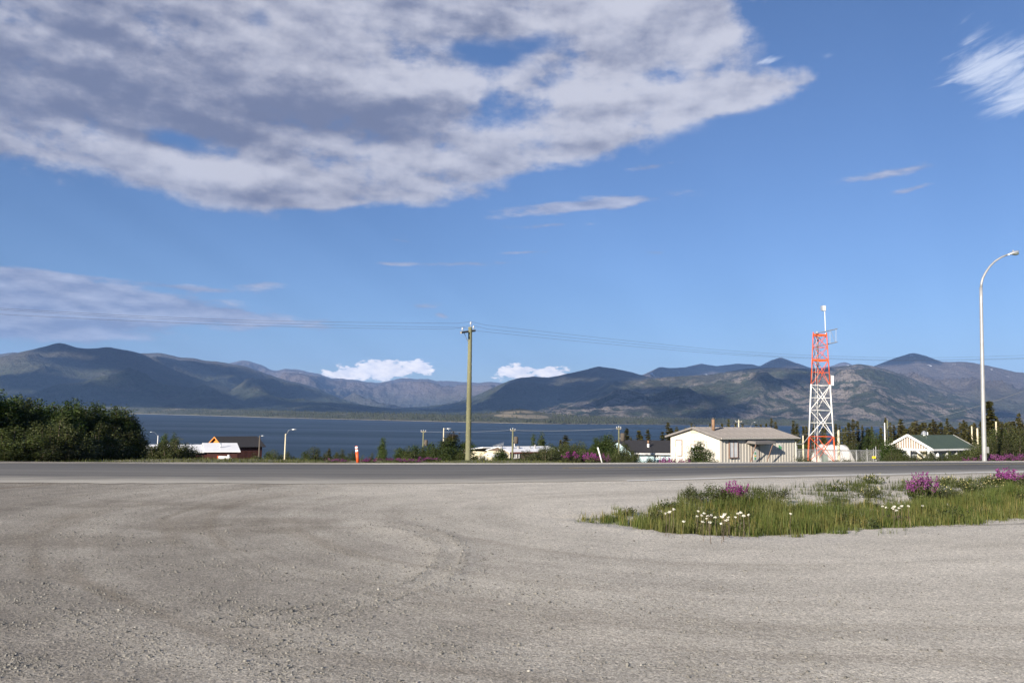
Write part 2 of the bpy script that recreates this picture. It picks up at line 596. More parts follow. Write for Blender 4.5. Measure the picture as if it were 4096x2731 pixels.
def terr_z(x, y):
    x, y = np.asarray(x, float), np.asarray(y, float)
    s = y - yfar(x)
    zl = np.interp(s, [0, 1.2, 3, 17, 24, 40, 80, 200, 330, 420, 900], [-0.05, -0.06, -0.16, -0.80, -1.45, -3.2, -7.0, -16, -26, -31, -40])
    zr = np.interp(s, [0, 1.2, 3, 10, 30, 60, 120, 250, 330, 420, 900], [-0.05, -0.07, -0.25, -1.0, -2.6, -4.0, -7.5, -17, -26, -31, -40])
    k = np.clip((x - 1) / 9, 0, 1)
    k = k * k * (3 - 2 * k)
    z = zl * (1 - k) + zr * k
    z = z + 0.16 * np.clip(s / 8, 0, 1) * fbm(x * 0.12, y * 0.12, 4, 0.5, 2.0)
    return np.where(s < -0.5, -0.5, z)


def tz(x, y):
    return float(terr_z(np.array([x]), np.array([y]))[0])


# gravel lot material
m_lot, t = base_mat('gravel')
P = t.pos
warp = t.noise(P, 0.35, 3, 0.5)
px_, py_, pz_ = t.sep(P)[:3]
sx = t.m('ADD', px_, t.m('MULTIPLY', py_, 0.9))
# traffic swings round the end of the island: streaks follow the distance from it
seg_a, seg_b = gnd(2750, 2062), gnd(4500, 2000)
ax_, ay_, bx_, by_ = seg_a.x, seg_a.y, seg_b.x - seg_a.x, seg_b.y - seg_a.y
hh_ = t.m('DIVIDE', t.m('ADD', t.m('MULTIPLY', t.m('SUBTRACT', px_, ax_), bx_), t.m('MULTIPLY', t.m('SUBTRACT', py_, ay_), by_)), bx_ * bx_ + by_ * by_, clamp=True)
ex_ = t.m('SUBTRACT', t.m('SUBTRACT', px_, ax_), t.m('MULTIPLY', hh_, bx_))
ey_ = t.m('SUBTRACT', t.m('SUBTRACT', py_, ay_), t.m('MULTIPLY', hh_, by_))
dist_ = t.m('SQRT', t.m('ADD', t.m('MULTIPLY', ex_, ex_), t.m('MULTIPLY', ey_, ey_)))
streak_v = t.comb(t.m('MULTIPLY', px_, 0.10), t.m('MULTIPLY', py_, 0.10), t.m('ADD', t.m('MULTIPLY', dist_, 1.5), t.m('MULTIPLY', warp, 0.9)))
st = t.noise(streak_v, 1.1, 6, 0.6)
big = t.noise(P, 0.22, 4, 0.55)
blotch = t.noise(P, 1.3, 5, 0.6)
grain = t.noise(P, 55, 5, 0.65)
grain2 = t.noise(P, 190, 3, 0.6)
# base colour grades from darker brown-grey at left to pale beige at right
side = t.ramp(t.m('ADD', t.m('ADD', px_, t.m('MULTIPLY', py_, 0.42)), t.m('MULTIPLY', t.m('SUBTRACT', big, 0.5), 12)), -4.5, 9.5)
f = t.m('ADD', t.m('MULTIPLY', side, 0.66), t.m('MULTIPLY', t.ramp(st, 0.28, 0.72), 0.22))
f = t.m('ADD', f, t.m('MULTIPLY', t.m('SUBTRACT', blotch, 0.5), 0.5), clamp=True)
c = t.mix(f, (0.225, 0.205, 0.176), (0.73, 0.685, 0.595))
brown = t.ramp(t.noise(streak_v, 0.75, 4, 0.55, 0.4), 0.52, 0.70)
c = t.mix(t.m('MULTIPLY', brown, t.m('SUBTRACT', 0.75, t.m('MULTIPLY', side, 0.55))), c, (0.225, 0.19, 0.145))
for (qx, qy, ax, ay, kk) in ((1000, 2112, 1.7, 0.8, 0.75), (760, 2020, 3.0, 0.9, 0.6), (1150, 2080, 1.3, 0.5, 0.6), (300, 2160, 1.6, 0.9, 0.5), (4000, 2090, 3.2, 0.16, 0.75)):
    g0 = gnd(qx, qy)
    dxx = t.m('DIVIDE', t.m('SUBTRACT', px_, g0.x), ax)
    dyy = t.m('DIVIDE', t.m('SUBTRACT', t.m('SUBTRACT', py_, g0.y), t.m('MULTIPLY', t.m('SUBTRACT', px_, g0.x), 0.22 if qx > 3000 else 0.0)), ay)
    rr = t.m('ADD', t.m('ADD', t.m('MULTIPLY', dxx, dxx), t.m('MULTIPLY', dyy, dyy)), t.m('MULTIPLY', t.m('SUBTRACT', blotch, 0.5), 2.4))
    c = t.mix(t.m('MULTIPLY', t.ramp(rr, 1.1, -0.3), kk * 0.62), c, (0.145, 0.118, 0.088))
c = t.mix(t.ramp(grain, 0.3, 0.75), t.mix(1.0, c, (0.62, 0.62, 0.63), 'MULTIPLY'), t.mix(1.0, c, (1.18, 1.17, 1.15), 'MULTIPLY'))
c = t.mix(t.m('MULTIPLY', t.ramp(grain2, 0.60, 0.72), 0.5), c, (0.5, 0.48, 0.45))
for vsc, amt in ((38.0, 0.20), (95.0, 0.30)):
    vn = t.new('ShaderNodeTexVoronoi', feature='F1')
    t.put(vn.inputs['Vector'], P)
    vn.inputs['Scale'].default_value = vsc
    g_r = t.sep(vn.outputs['Color'])[0]
    c = t.mix(1.0, c, t.mix(g_r, (1 - amt,) * 3, (1 + amt * 0.8,) * 3), 'MULTIPLY')
    if vsc < 50:
        cell = vn.outputs['Distance']
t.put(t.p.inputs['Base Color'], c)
t.p.inputs['Roughness'].default_value = 0.95
t.p.inputs['Specular IOR Level'].default_value = 0.15
hb = t.m('ADD', t.m('SUBTRACT', t.m('MULTIPLY', grain, 1.0), t.m('MULTIPLY', cell, 0.35)), t.m('ADD', t.m('MULTIPLY', grain2, 0.35), t.m('MULTIPLY', t.noise(P, 16, 4, 0.6), 1.2)))
bump(t, hb, 0.65, 0.013)

m_road, t = base_mat('asphalt')
uvn = t.new('ShaderNodeUVMap', uv_map='UVMap')
U = uvn.outputs[0]
u_, v_, _ = t.sep(U)[:3]
lanes = t.noise(t.comb(t.m('MULTIPLY', u_, 0.035), v_, 0.0), 1.1, 4, 0.6)
patch = t.noise(t.comb(t.m('MULTIPLY', u_, 0.15), v_, 2.0), 0.9, 5, 0.6)
agg = t.noise(t.pos, 70, 4, 0.7)
c = t.mix(t.ramp(lanes, 0.35, 0.65), (0.094, 0.092, 0.088), (0.165, 0.159, 0.149))
c = t.mix(t.m('MULTIPLY', t.ramp(patch, 0.45, 0.75), 0.55), c, (0.18, 0.17, 0.155))
# gravel dust dragged over the near edge
dust = t.ramp(t.m('ADD', v_, t.m('MULTIPLY', t.noise(t.comb(t.m('MULTIPLY', u_, 0.22), v_, 5.0), 1.2, 5, 0.6), 2.6)), 3.1, 1.1)
c = t.mix(t.m('MULTIPLY', dust, 0.95), c, (0.43, 0.405, 0.352))
c = t.mix(t.ramp(agg, 0.25, 0.75), t.mix(1.0, c, (0.72, 0.72, 0.72), 'MULTIPLY'), t.mix(1.0, c, (1.18, 1.18, 1.18), 'MULTIPLY'))
t.put(t.p.inputs['Base Color'], c)
t.p.inputs['Roughness'].default_value = 0.85
t.p.inputs['Specular IOR Level'].default_value = 0.3
bump(t, agg, 0.4, 0.01)


def line_mat(name, c, thr):
    m, t = base_mat(name)
    worn = t.noise(t.pos, 9, 6, 0.7)
    t.put(t.p.inputs['Base Color'], t.mix(t.ramp(worn, thr, thr + 0.12), (0.17, 0.165, 0.155), c))
    t.p.inputs['Roughness'].default_value = 0.7
    bump(t, t.noise(t.pos, 70, 4, 0.7), 0.3, 0.01)
    return m


m_white_line = line_mat('white_line', (0.72, 0.72, 0.70), 0.30)
m_yellow_line = line_mat('yellow_line', (0.42, 0.33, 0.12), 0.40)

# lot sheet, from behind the camera to a metre past the far edge of the road
nu, nv = 420, 210
gx = np.concatenate([np.linspace(-48, -14, 60), np.linspace(-13.8, 20, 300), np.linspace(20.3, 75, 60)])
vv = np.linspace(0, 1, nv)
X = np.tile(gx, (nv, 1))
y1 = yfar(gx) + 1.05 + 0.12 * fbm(gx * 0.9, gx * 0, 4, 0.6, 1.0)
Y = -14 + (y1[None, :] + 14) * vv[:, None]
Z = lot_z(X, Y)
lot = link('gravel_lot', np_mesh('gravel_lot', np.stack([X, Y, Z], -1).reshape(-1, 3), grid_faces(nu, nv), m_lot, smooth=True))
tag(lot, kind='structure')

# road strip
gx = np.linspace(-48, 75, 260)
nv = 26
vv = np.linspace(0, 1, nv)
X = np.tile(gx, (nv, 1))
jag = 0.42 * fbm(gx * 0.5, gx * 0 + 4, 5, 0.6, 7.0) - 0.05
ya, yb = ynear(gx) - 0.25 + jag, yfar(gx)
Y = ya[None, :] + (yb - ya)[None, :] * vv[:, None]
Z = np.full(X.shape, 0.010) + 0.05 * np.sin(np.pi * vv)[:, None]
along = np.concatenate([[0], np.cumsum(np.hypot(np.diff(gx), np.diff(yfar(gx))))])
UV = np.stack([np.tile(along, (nv, 1)), (Y - (ynear(gx) - 0.25)[None, :]) * 0.95], -1).reshape(-1, 2)
road = link('road', np_mesh('road', np.stack([X, Y, Z], -1).reshape(-1, 3), grid_faces(260, nv), m_road, smooth=True, uv=UV))
tag(road, kind='structure')


def road_z(f):
    return 0.010 + 0.05 * math.sin(math.pi * f)


def stripe(name, x0, x1, fun, w_, mat_, dz):
    xs = np.linspace(x0, x1, 120)
    ym = fun(xs)
    a, b = ynear(xs) - 0.25, yfar(xs)
    vs = []
    for sgn in (-1, 1):
        yy = ym + sgn * w_ / 2
        f = np.clip((yy - a) / (b - a), 0, 1)
        vs.append(np.stack([xs, yy, 0.010 + 0.05 * np.sin(np.pi * f) + dz], -1))
    o = link(name, np_mesh(name, np.concatenate(vs), grid_faces(120, 2), mat_), road)
    return o


wl = smooth_fun(gpath([(2480, 1921), (2550, 1918), (2900, 1911.5), (3300, 1903.5), (3500, 1898.5), (4096, 1888)]))
yl = smooth_fun(gpath([(2000, 1880), (2600, 1877), (3300, 1869), (3500, 1866), (4096, 1860.5)]))
stripe('edge_line', gnd(2500, 1921).x, 74, wl, 0.16, m_white_line, 0.006)
stripe('centre_line', gnd(2250, 1879).x, 74, lambda x: yl(x) - 0.14, 0.12, m_yellow_line, 0.006)
stripe('centre_line', gnd(2250, 1879).x, 74, lambda x: yl(x) + 0.14, 0.12, m_yellow_line, 0.006)

# ground that falls away beyond the road to the lake
m_ground, t = base_mat('meadow_ground')
n1 = t.noise(t.pos, 0.25, 5, 0.6)
n2 = t.noise(t.pos, 3.0, 5, 0.65)
c = t.mix(t.ramp(n1, 0.35, 0.65), (0.075, 0.085, 0.03), (0.16, 0.145, 0.07))
c = t.mix(t.ramp(n2, 0.45, 0.7), c, (0.11, 0.10, 0.075))
t.put(t.p.inputs['Base Color'], c)
t.p.inputs['Roughness'].default_value = 0.95
bump(t, n2, 0.8, 0.2)
gx = np.concatenate([np.linspace(-1500, -60, 60), np.linspace(-58, 90, 180), np.linspace(92, 1900, 70)])
gs = np.concatenate([[-60, -8], np.linspace(-1.5, 45, 110), np.linspace(46, 140, 60), np.linspace(145, 900, 60)])
X = np.tile(gx, (len(gs), 1))
Y = yfar(np.clip(gx, -60, 90))[None, :] + gs[:, None]
s_ = np.tile(gs[:, None], (1, len(gx)))
Z = np.where(np.abs(X) > 0, terr_z(np.clip(X, -60, 90), yfar(np.clip(X, -60, 90)) + s_), 0)
gobj = link('ground', np_mesh('ground', np.stack([X, Y, Z], -1).reshape(-1, 3), grid_faces(len(gx), len(gs)), m_ground, smooth=True))
tag(gobj, kind='structure')

# ------------------------------------------------------------------ lake
LAKE_Z = EYE - 28.0
m_lake, t = base_mat('lake_water')
wv = t.v('MULTIPLY', t.pos, (0.5, 1.0, 1.0))
rip = t.noise(wv, 0.5, 4, 0.65)
rip2 = t.noise(wv, 0.06, 4, 0.6)
gust = t.noise(t.v('MULTIPLY', t.pos, (0.0012, 0.006, 0)), 1.0, 5, 0.6)
t.put(t.p.inputs['Base Color'], t.mix(t.ramp(gust, 0.35, 0.65), (0.009, 0.024, 0.044), (0.017, 0.038, 0.062)))
t.put(t.p.inputs['Roughness'], t.ramp(gust, 0.3, 0.7, 0.34, 0.5))
t.p.inputs['Specular IOR Level'].default_value = 0.17
t.p.inputs['IOR'].default_value = 1.33
bump(t, t.m('ADD', t.m('MULTIPLY', rip, 0.3), rip2), 1.0, 2.0)
lk = MB()
lk.add([(-14000, 150, LAKE_Z), (14000, 150, LAKE_Z), (14000, 9500, LAKE_Z), (-14000, 9500, LAKE_Z)], [(0, 1, 2, 3)])
tag(lk.build('lake', m_lake), kind='structure')


# ------------------------------------------------------------------ mountains
def mountain_mat(name, veg, rock, forest, zlo, zhi, rockiness, scale, snow=None, crag=0.0):
    m, t = base_mat(name)
    z = t.sep(t.pos)[2]
    nrm = t.sep(t.geo.outputs['Normal'])[2]
    n1 = t.noise(t.pos, scale, 6, 0.62)
    n2 = t.noise(t.v('MULTIPLY', t.pos, (1, 1, 2.5)), scale * 5, 5, 0.62)
    n3 = t.noise(t.pos, scale * 30, 4, 0.65)
    hz = t.m('ADD', z, t.m('MULTIPLY', t.m('SUBTRACT', n1, 0.5), (zhi - zlo) * 1.2))
    fv = t.ramp(hz, LAKE_Z + 10, zlo)
    fr = t.ramp(hz, zlo, zhi)
    c = t.mix(fv, forest, veg)
    c = t.mix(fr, c, rock)
    c = t.mix(t.m('MULTIPLY', t.ramp(n2, 0.50, 0.62), rockiness), c, rock)
    c = t.mix(t.ramp(n3, 0.25, 0.75), t.mix(1.0, c, (0.72, 0.73, 0.75), 'MULTIPLY'), t.mix(1.0, c, (1.2, 1.2, 1.18), 'MULTIPLY'))
    if crag:
        lump = t.new('ShaderNodeTexVoronoi', feature='SMOOTH_F1')
        t.put(lump.inputs['Vector'], t.v('ADD', t.v('MULTIPLY', t.pos, (1, 0.8, 1.6)), t.comb(t.m('MULTIPLY', n2, 220.0), 0.0, t.m('MULTIPLY', n3, 120.0))))
        lump.inputs['Scale'].default_value = 0.010
        zone = t.ramp(t.noise(t.pos, 0.0011, 4, 0.6), 0.40, 0.54)
        f = t.m('MULTIPLY', t.ramp(lump.outputs[0], 0.50, 0.36), zone)
        f = t.m('MULTIPLY', f, t.ramp(n3, 0.30, 0.55))
        c = t.mix(t.m('MULTIPLY', f, crag), c, (0.205, 0.178, 0.162))
    if snow:
        zone = t.ramp(z, snow[0], snow[1])
        sp = t.ramp(t.noise(t.v('MULTIPLY', t.pos, (1, 0.6, 1.8)), 0.0045, 5, 0.55), 0.675, 0.70)
        c = t.mix(t.m('MULTIPLY', zone, sp), c, (0.8, 0.82, 0.86))
    t.put(t.p.inputs['Base Color'], c)
    t.p.inputs['Roughness'].default_value = 0.95
    t.p.inputs['Specular IOR Level'].default_value = 0.1
    bump(t, t.m('ADD', n3, t.m('MULTIPLY', n2, 2.5)), 0.9, 30.0)
    return m


ALL_V, ALL_F, VOFF = [], [], [0]


def mountain(name, ridge, D, foot, base, mat_, amp, L, seed, nx=340, nv=90, p=1.25, flat_back=False, jit=1.3, fine=0.0):
    pxs = np.linspace(ridge[0][0], ridge[-1][0], nx)
    pys = np.interp(pxs, [q[0] for q in ridge], [q[1] for q in ridge])
    k = np.hanning(7)
    k /= k.sum()
    pys = np.convolve(np.pad(pys, 3, mode='edge'), k, 'valid') + jit * fbm(pxs / 38.0, pxs * 0, 4, 0.6, seed)
    Dn = np.interp(pxs, [q[0] for q in D], [q[1] for q in D]) if hasattr(D, '__len__') else np.full(nx, float(D))
    ft = np.interp(pxs, [q[0] for q in foot], [q[1] for q in foot]) if hasattr(foot, '__len__') else np.full(nx, float(foot))
    pts = np.array([tuple(at(a, b, d)) for a, b, d in zip(pxs, pys, Dn)])
    rx, zr = pts[:, 0] / Dn, pts[:, 2]
    vv = np.concatenate([np.linspace(0, 1, nv), 1 + np.linspace(0.02, 0.5, 14)])
    V = vv[:, None]
    d = ft[None, :] + (Dn - ft)[None, :] * V
    x = rx[None, :] * d
    Vc = np.clip(V, 0, 1)
    h = (zr - base)[None, :]
    z = base + h * Vc ** p
    wx = x + 0.25 * L * fbm(x / L, d / L, 2, 0.5, seed + 5)
    rd = ridged(wx / L, d / (L * 1.5), 6, 0.5, seed) - 0.75
    env = np.clip(4 * Vc * (1 - Vc), 0, 1) ** 0.8
    z = z + amp * h * rd * env
    if fine:
        z = z + fine * fbm(x / 260.0, d / 260.0, 5, 0.6, seed + 2) * np.clip(env * 1.6, 0, 1)
    lim = EYE + (zr - EYE)[None, :] * (d / Dn[None, :]) * (0.86 + 0.14 * Vc) 
    z = np.where(V < 1, np.minimum(z, np.maximum(lim, base)), z)
    z = np.maximum(z, base - 3)
    back = np.clip(V - 1, 0, 1)
    if flat_back:
        z = np.where(V > 1, zr[None, :] - 0.0 * back, z)
    else:
        z = np.where(V > 1, zr[None, :] - h * back * 1.3 + amp * h * (rd * 0.5) * np.clip(back * 4, 0, 1), z)
    verts = np.stack([x, d, z], -1).reshape(-1, 3)
    fc = grid_faces(nx, len(vv))
    o = link(name, np_mesh(name, verts, fc, mat_, smooth=True))
    tag(o, kind='structure')
    ALL_V.append(verts)
    ALL_F.append(fc + VOFF[0])
    VOFF[0] += len(verts)
    return x, d, z


shore = [(-500, 1640), (528, 1655), (1100, 1671.5), (1865, 1690), (2183, 1696), (2700, 1699.5), (3300, 1704.5), (3700, 1708), (4700, 1722)]
shoreD = [(q, (gnd(q, r, LAKE_Z)).y) for q, r in shore]
m_shore, t = base_mat('shore_woodland')
z = t.sep(t.pos)[2]
n1 = t.noise(t.pos, 0.004, 5, 0.6)
n2 = t.noise(t.pos, 0.05, 4, 0.65)
c = t.mix(t.ramp(n1, 0.4, 0.6), (0.030, 0.038, 0.018), (0.075, 0.075, 0.035))
c = t.mix(t.ramp(n2, 0.3, 0.7), t.mix(1.0, c, (0.6, 0.6, 0.6), 'MULTIPLY'), c)
clear = t.ramp(t.noise(t.v('MULTIPLY', t.pos, (1, 1, 7)), 0.0032, 4, 0.5), 0.57, 0.64)
c = t.mix(t.m('MULTIPLY', clear, t.ramp(z, LAKE_Z + 25, LAKE_Z + 45)), c, (0.19, 0.155, 0.10))
xw = t.sep(t.pos)[0]
for (kx, ky, kr, kz) in ((2035, 1662, 62, 6.5), (2125, 1666, 72, 7.5), (2035, 1648, 44, 4.0), (2115, 1647, 22, 4.0)):
    kp = at(kx, ky, 3650)
    e1 = t.m('DIVIDE', t.m('SUBTRACT', xw, kp.x), kr * 3650 / F)
    e2 = t.m('DIVIDE', t.m('SUBTRACT', z, kp.z), kz * 3650 / F)
    rr = t.m('ADD', t.m('ADD', t.m('MULTIPLY', e1, e1), t.m('MULTIPLY', e2, e2)), t.m('MULTIPLY', t.m('SUBTRACT', n2, 0.5), 1.6))
    c = t.mix(t.m('MULTIPLY', t.ramp(rr, 1.05, 0.75), t.ramp(t.sep(t.pos)[1], 4600, 4300)), c, (0.21, 0.175, 0.115))
c = t.mix(t.ramp(z, LAKE_Z + 3.2, LAKE_Z + 2.0), c, (0.25, 0.225, 0.20))
t.put(t.p.inputs['Base Color'], c)
t.p.inputs['Roughness'].default_value = 0.95
bump(t, n2, 1.0, 8.0)

GREEN, GREYROCK, DARKF = (0.060, 0.075, 0.042), (0.165, 0.145, 0.132), (0.020, 0.027, 0.018)
m_near = mountain_mat('green_mountain', (0.044, 0.055, 0.032), (0.080, 0.072, 0.060), DARKF, 60, 900, 0.35, 0.0012)
m_far = mountain_mat('bare_far_mountain', (0.058, 0.060, 0.045), (0.105, 0.088, 0.088), (0.035, 0.042, 0.03), 150, 700, 0.4, 0.0010, snow=(900, 1150))
m_crag = mountain_mat('craggy_hill', (0.040, 0.050, 0.031), (0.095, 0.083, 0.074), DARKF, 90, 1500, 0.42, 0.0016, crag=0.9)
m_bare = mountain_mat('bare_mountain', (0.056, 0.060, 0.044), (0.105, 0.088, 0.080), (0.035, 0.040, 0.027), 120, 640, 0.3, 0.0012, snow=(640, 900))

mountain('far_mountains', [(700, 1500), (860, 1490), (917, 1452), (973, 1440), (1005, 1447), (1052, 1461), (1084, 1480), (1107, 1482), (1140, 1474), (1187, 1477), (1234, 1487),
          (1281, 1496), (1327, 1513), (1365, 1513), (1421, 1520), (1468, 1527), (1514, 1531), (1561, 1522), (1599, 1513), (1631, 1512), (1664, 1516),
          (1711, 1515), (1748, 1524), (1795, 1523), (1865, 1528), (1912, 1531), (1959, 1526), (2005, 1531), (2150, 1540), (2500, 1560)],
         24000, 13500, LAKE_Z + 60, m_far, 0.46, 3600, 4.0, nx=420, nv=130, p=1.1, jit=2.0, fine=70)
mountain('far_peak', [(3100, 1490), (3290, 1470), (3335, 1461), (3355, 1452), (3378, 1447), (3400, 1455), (3440, 1475), (3600, 1500)],
         21000, 14000, LAKE_Z + 100, m_far, 0.3, 2500, 9.0, nx=160, nv=70, fine=60)
mountain('mountain', [(-600, 1500), (-200, 1440), (0, 1416), (60, 1408), (100, 1418), (300, 1450), (520, 1414), (600, 1412), (641, 1411), (678, 1419), (725, 1430), (776, 1432), (818, 1442), (875, 1446), (935, 1457),
          (982, 1464), (1070, 1496), (1140, 1519), (1210, 1534), (1281, 1557), (1351, 1588), (1420, 1610), (1500, 1628)],
         14500, 8200, LAKE_Z + 30, m_near, 0.30, 2600, 13.0, p=1.15, fine=30)
mountain('mountain', [(2050, 1560), (2300, 1500), (2571, 1499), (2639, 1467), (2678, 1472), (2737, 1469), (2805, 1454), (2864, 1464), (2952, 1454), (3010, 1457), (3040, 1465),
          (3079, 1443), (3123, 1428), (3167, 1445), (3245, 1472), (3300, 1470), (3362, 1464), (3420, 1468), (3600, 1490)],
         16000, 9800, LAKE_Z + 60, m_bare, 0.34, 2400, 21.0, fine=50)
mountain('mountain', [(3250, 1540), (3459, 1478), (3513, 1457), (3577, 1433), (3635, 1415), (3659, 1411), (3703, 1423), (3772, 1448), (3859, 1446), (3928, 1457), (3996, 1472),
          (4064, 1488), (4200, 1500), (4700, 1560)],
         13500, 7800, LAKE_Z + 40, m_bare, 0.30, 2300, 33.0, fine=45)
mountain('mountain', [(1540, 1640), (1585, 1632), (1700, 1625), (1800, 1614), (1838, 1606), (1915, 1577), (1972, 1550), (2030, 1525), (2075, 1511), (2137, 1505), (2190, 1510), (2240, 1501),
          (2330, 1481), (2395, 1465), (2464, 1475), (2522, 1487), (2571, 1501), (2700, 1530), (2900, 1560)],
         12000, 6800, LAKE_Z + 20, m_near, 0.26, 2200, 41.0, p=1.1, fine=25)
mountain('mountain', [(-900, 1560), (-400, 1480), (0, 1427), (75, 1410), (187, 1384), (234, 1370), (262, 1375), (309, 1391), (355, 1395), (402, 1391), (435, 1386.5), (468, 1395),
          (505, 1400), (561, 1412), (585, 1423), (655, 1461), (748, 1499), (842, 1529), (912, 1548), (935, 1562), (1000, 1578), (1100, 1592), (1257, 1603),
          (1397, 1612), (1514, 1627), (1600, 1634), (1800, 1645), (2100, 1652)],
         10500, [(-900, 7600), (1000, 6600), (2100, 6000)], LAKE_Z + 12, m_near, 0.24, 1900, 52.0, p=1.15, fine=22)
mountain('rocky_hill', [(2150, 1640), (2288, 1596), (2386, 1556), (2483, 1536), (2581, 1517), (2678, 1506), (2776, 1501), (2854, 1496), (2971, 1476), (3069, 1469), (3186, 1472),
          (3264, 1477), (3362, 1465), (3440, 1455), (3508, 1467), (3606, 1496), (3703, 1535), (3801, 1570), (3899, 1609), (3996, 1633), (4096, 1653), (4400, 1675)],
         9200, [(2150, 5600), (3000, 5400), (4400, 6600)], LAKE_Z + 14, m_crag, 0.30, 1500, 61.0, nx=460, nv=150, p=0.95, jit=2.2, fine=34)
sx_, sy_, sz_ = mountain('far_shore', [(-500, 1608), (420, 1626), (1000, 1640), (1500, 1653), (1830, 1660), (1953, 1653), (2010, 1642), (2068, 1633.5), (2106, 1636), (2163, 1648), (2240, 1660), (2330, 1666),
          (2700, 1674), (3300, 1682), (3900, 1688), (4700, 1697)],
         [(q, d + 750) for q, d in shoreD], shoreD, LAKE_Z + 1.0, m_shore, 0.10, 420, 71.0, nx=420, nv=60, p=0.62, jit=0.7)
# the plain between the far shore and the feet of the mountains
pl = MB()
pl.add([(-16000, 6800, LAKE_Z + 16), (16000, 6800, LAKE_Z + 16), (22000, 26000, LAKE_Z + 60), (-22000, 26000, LAKE_Z + 60)], [(0, 1, 2, 3)])
tag(pl.build('plain', m_shore), kind='structure')

# conifers on the far shore: a wood that reads as one mass
rs = np.random.RandomState(5)
i0 = rs.randint(0, 420, 16000)
j0 = (rs.rand(16000) ** 1.6 * 59).astype(int)
bx, by, bz = sx_[j0, i0] + rs.uniform(-12, 12, 16000), sy_[j0, i0] + rs.uniform(-8, 8, 16000), sz_[j0, i0]
keep = (fbm(bx / 160, by / 160, 3, 0.5, 3.0) > -0.12) & (bz > LAKE_Z + 1.5) & ~((bx > -90) & (bx < 190) & (by < 4400) & (bz > LAKE_Z + 18) & (rs.rand(16000) < 0.8))
bx, by, bz = bx[keep], by[keep], bz[keep]
n = len(bx)
hh = rs.uniform(7, 15, n)
ww = hh * rs.uniform(0.16, 0.26, n)
an = rs.uniform(0, 6.28, n)
vs = np.zeros((n, 5, 3))
for k in range(4):
    vs[:, k, 0] = bx + ww * np.cos(an + k * 1.571)
    vs[:, k, 1] = by + ww * np.sin(an + k * 1.571)
    vs[:, k, 2] = bz - 0.5
vs[:, 4] = np.stack([bx, by, bz + hh], -1)
fs = np.array([(0, 1, 4), (1, 2, 4), (2, 3, 4), (3, 0, 4)])[None] + (np.arange(n) * 5)[:, None, None]
m_far_wood = paint('far_conifers', (0.040, 0.048, 0.024), 0.9, 0.4, 0.02, bstr=0)
tag(link('far_forest', np_mesh('far_forest', vs.reshape(-1, 3), fs.reshape(-1, 3), m_far_wood)), kind='stuff',
    label='dark conifer wood along the far shore of the lake', cat='forest')

# ------------------------------------------------------------------ high clouds over the lake, out of the frame: they shade the mountains
bvh = BVHTree.FromPolygons(np.concatenate(ALL_V).tolist(), np.concatenate(ALL_F).tolist())
m_cloud, t = base_mat('cloud')
t.p.inputs['Base Color'].default_value = (0.85, 0.86, 0.88, 1)
t.p.inputs['Roughness'].default_value = 1.0
bump(t, t.noise(t.pos, 0.004, 5, 0.6), 0.6, 60)
CLOUD_H = 5000.0
rnd = random.Random(4)
cl = MB()
shade = [(235, 1383, 100, 12, 0), (470, 1408, 110, 14, 4), (560, 1455, 200, 34, 22), (640, 1520, 190, 36, 20), (830, 1575, 180, 26, 14),
         (300, 1560, 260, 13, 4), (250, 1600, 330, 20, 0), (750, 1612, 330, 15, 2), (120, 1515, 150, 9, 2), (330, 1455, 90, 12, 10),
         (1080, 1545, 170, 7, 10), (900, 1490, 120, 6, 8), (1200, 1615, 300, 10, 2), (1500, 1638, 380, 9, 0),
         (2080, 1560, 130, 26, -25), (2060, 1610, 330, 18, -4), (2420, 1490, 150, 22, 0), (2330, 1545, 190, 20, -8), (2250, 1590, 240, 20, -4), (1950, 1632, 300, 8, 0),
         (2110, 1520, 60, 12, -8),
         (2700, 1485, 130, 13, 0), (2960, 1470, 160, 14, 0), (3120, 1446, 70, 14, 0), (3250, 1478, 40, 6, 0),
         (2560, 1570, 220, 13, -2), (2760, 1588, 110, 12, 4), (2880, 1652, 130, 13, -18), (2500, 1612, 200, 9, -3), (2700, 1610, 90, 8, 0),
         (3665, 1425, 60, 10, 4), (3560, 1445, 50, 6, 0), (3980, 1655, 60, 7, 8), (3150, 1520, 110, 6, 0)]
for (qx, qy, rx, ry, ang) in shade:
    ca, sa = math.cos(R(ang)), math.sin(R(ang))
    cnt = int(rx * ry / 42) + 10
    for _ in range(cnt):
        r_, th = math.sqrt(rnd.random()), rnd.random() * 6.2832
        u, v = r_ * math.cos(th) * rx, r_ * math.sin(th) * ry
        hit = bvh.ray_cast(Vector((0, 0, EYE)), ray(qx + u * ca - v * sa, qy + u * sa + v * ca).normalized())
        if hit[0] is None:
            continue
        p = hit[0] + SUN * ((CLOUD_H - hit[0].z) / SUN.z)
        k = hit[3] / 10000.0
        rad = rnd.uniform(80, 190) * k * (1.25 - 0.6 * r_)
        cl.ellipsoid((p.x, p.y, p.z + rnd.uniform(-60, 60)), (rad * 1.25, rad * 1.25, rad * 0.35), 8, 5)
tag(cl.build('cloud_bank', m_cloud, smooth=True), kind='stuff', label='broken flat white clouds high over the lake', cat='cloud')

# ------------------------------------------------------------------ haze
m_haze = bpy.data.materials.new('haze')
m_haze.use_nodes = True
t = N(m_haze.node_tree)
t.n.clear()
pv = t.new('ShaderNodeVolumePrincipled')
pv.inputs['Color'].default_value = (0.30, 0.52, 1.0, 1)
pv.inputs['Density'].default_value = 2.9e-5
pv.inputs['Anisotropy'].default_value = 0.0
mo = t.new('ShaderNodeOutputMaterial')
t.l.new(pv.outputs[0], mo.inputs['Volume'])
hz = MB().box(-30000, 30000, -2500, 31000, -75, 2100)
tag(hz.build('haze', m_haze), kind='stuff', label='pale blue air between here and the mountains', cat='haze')

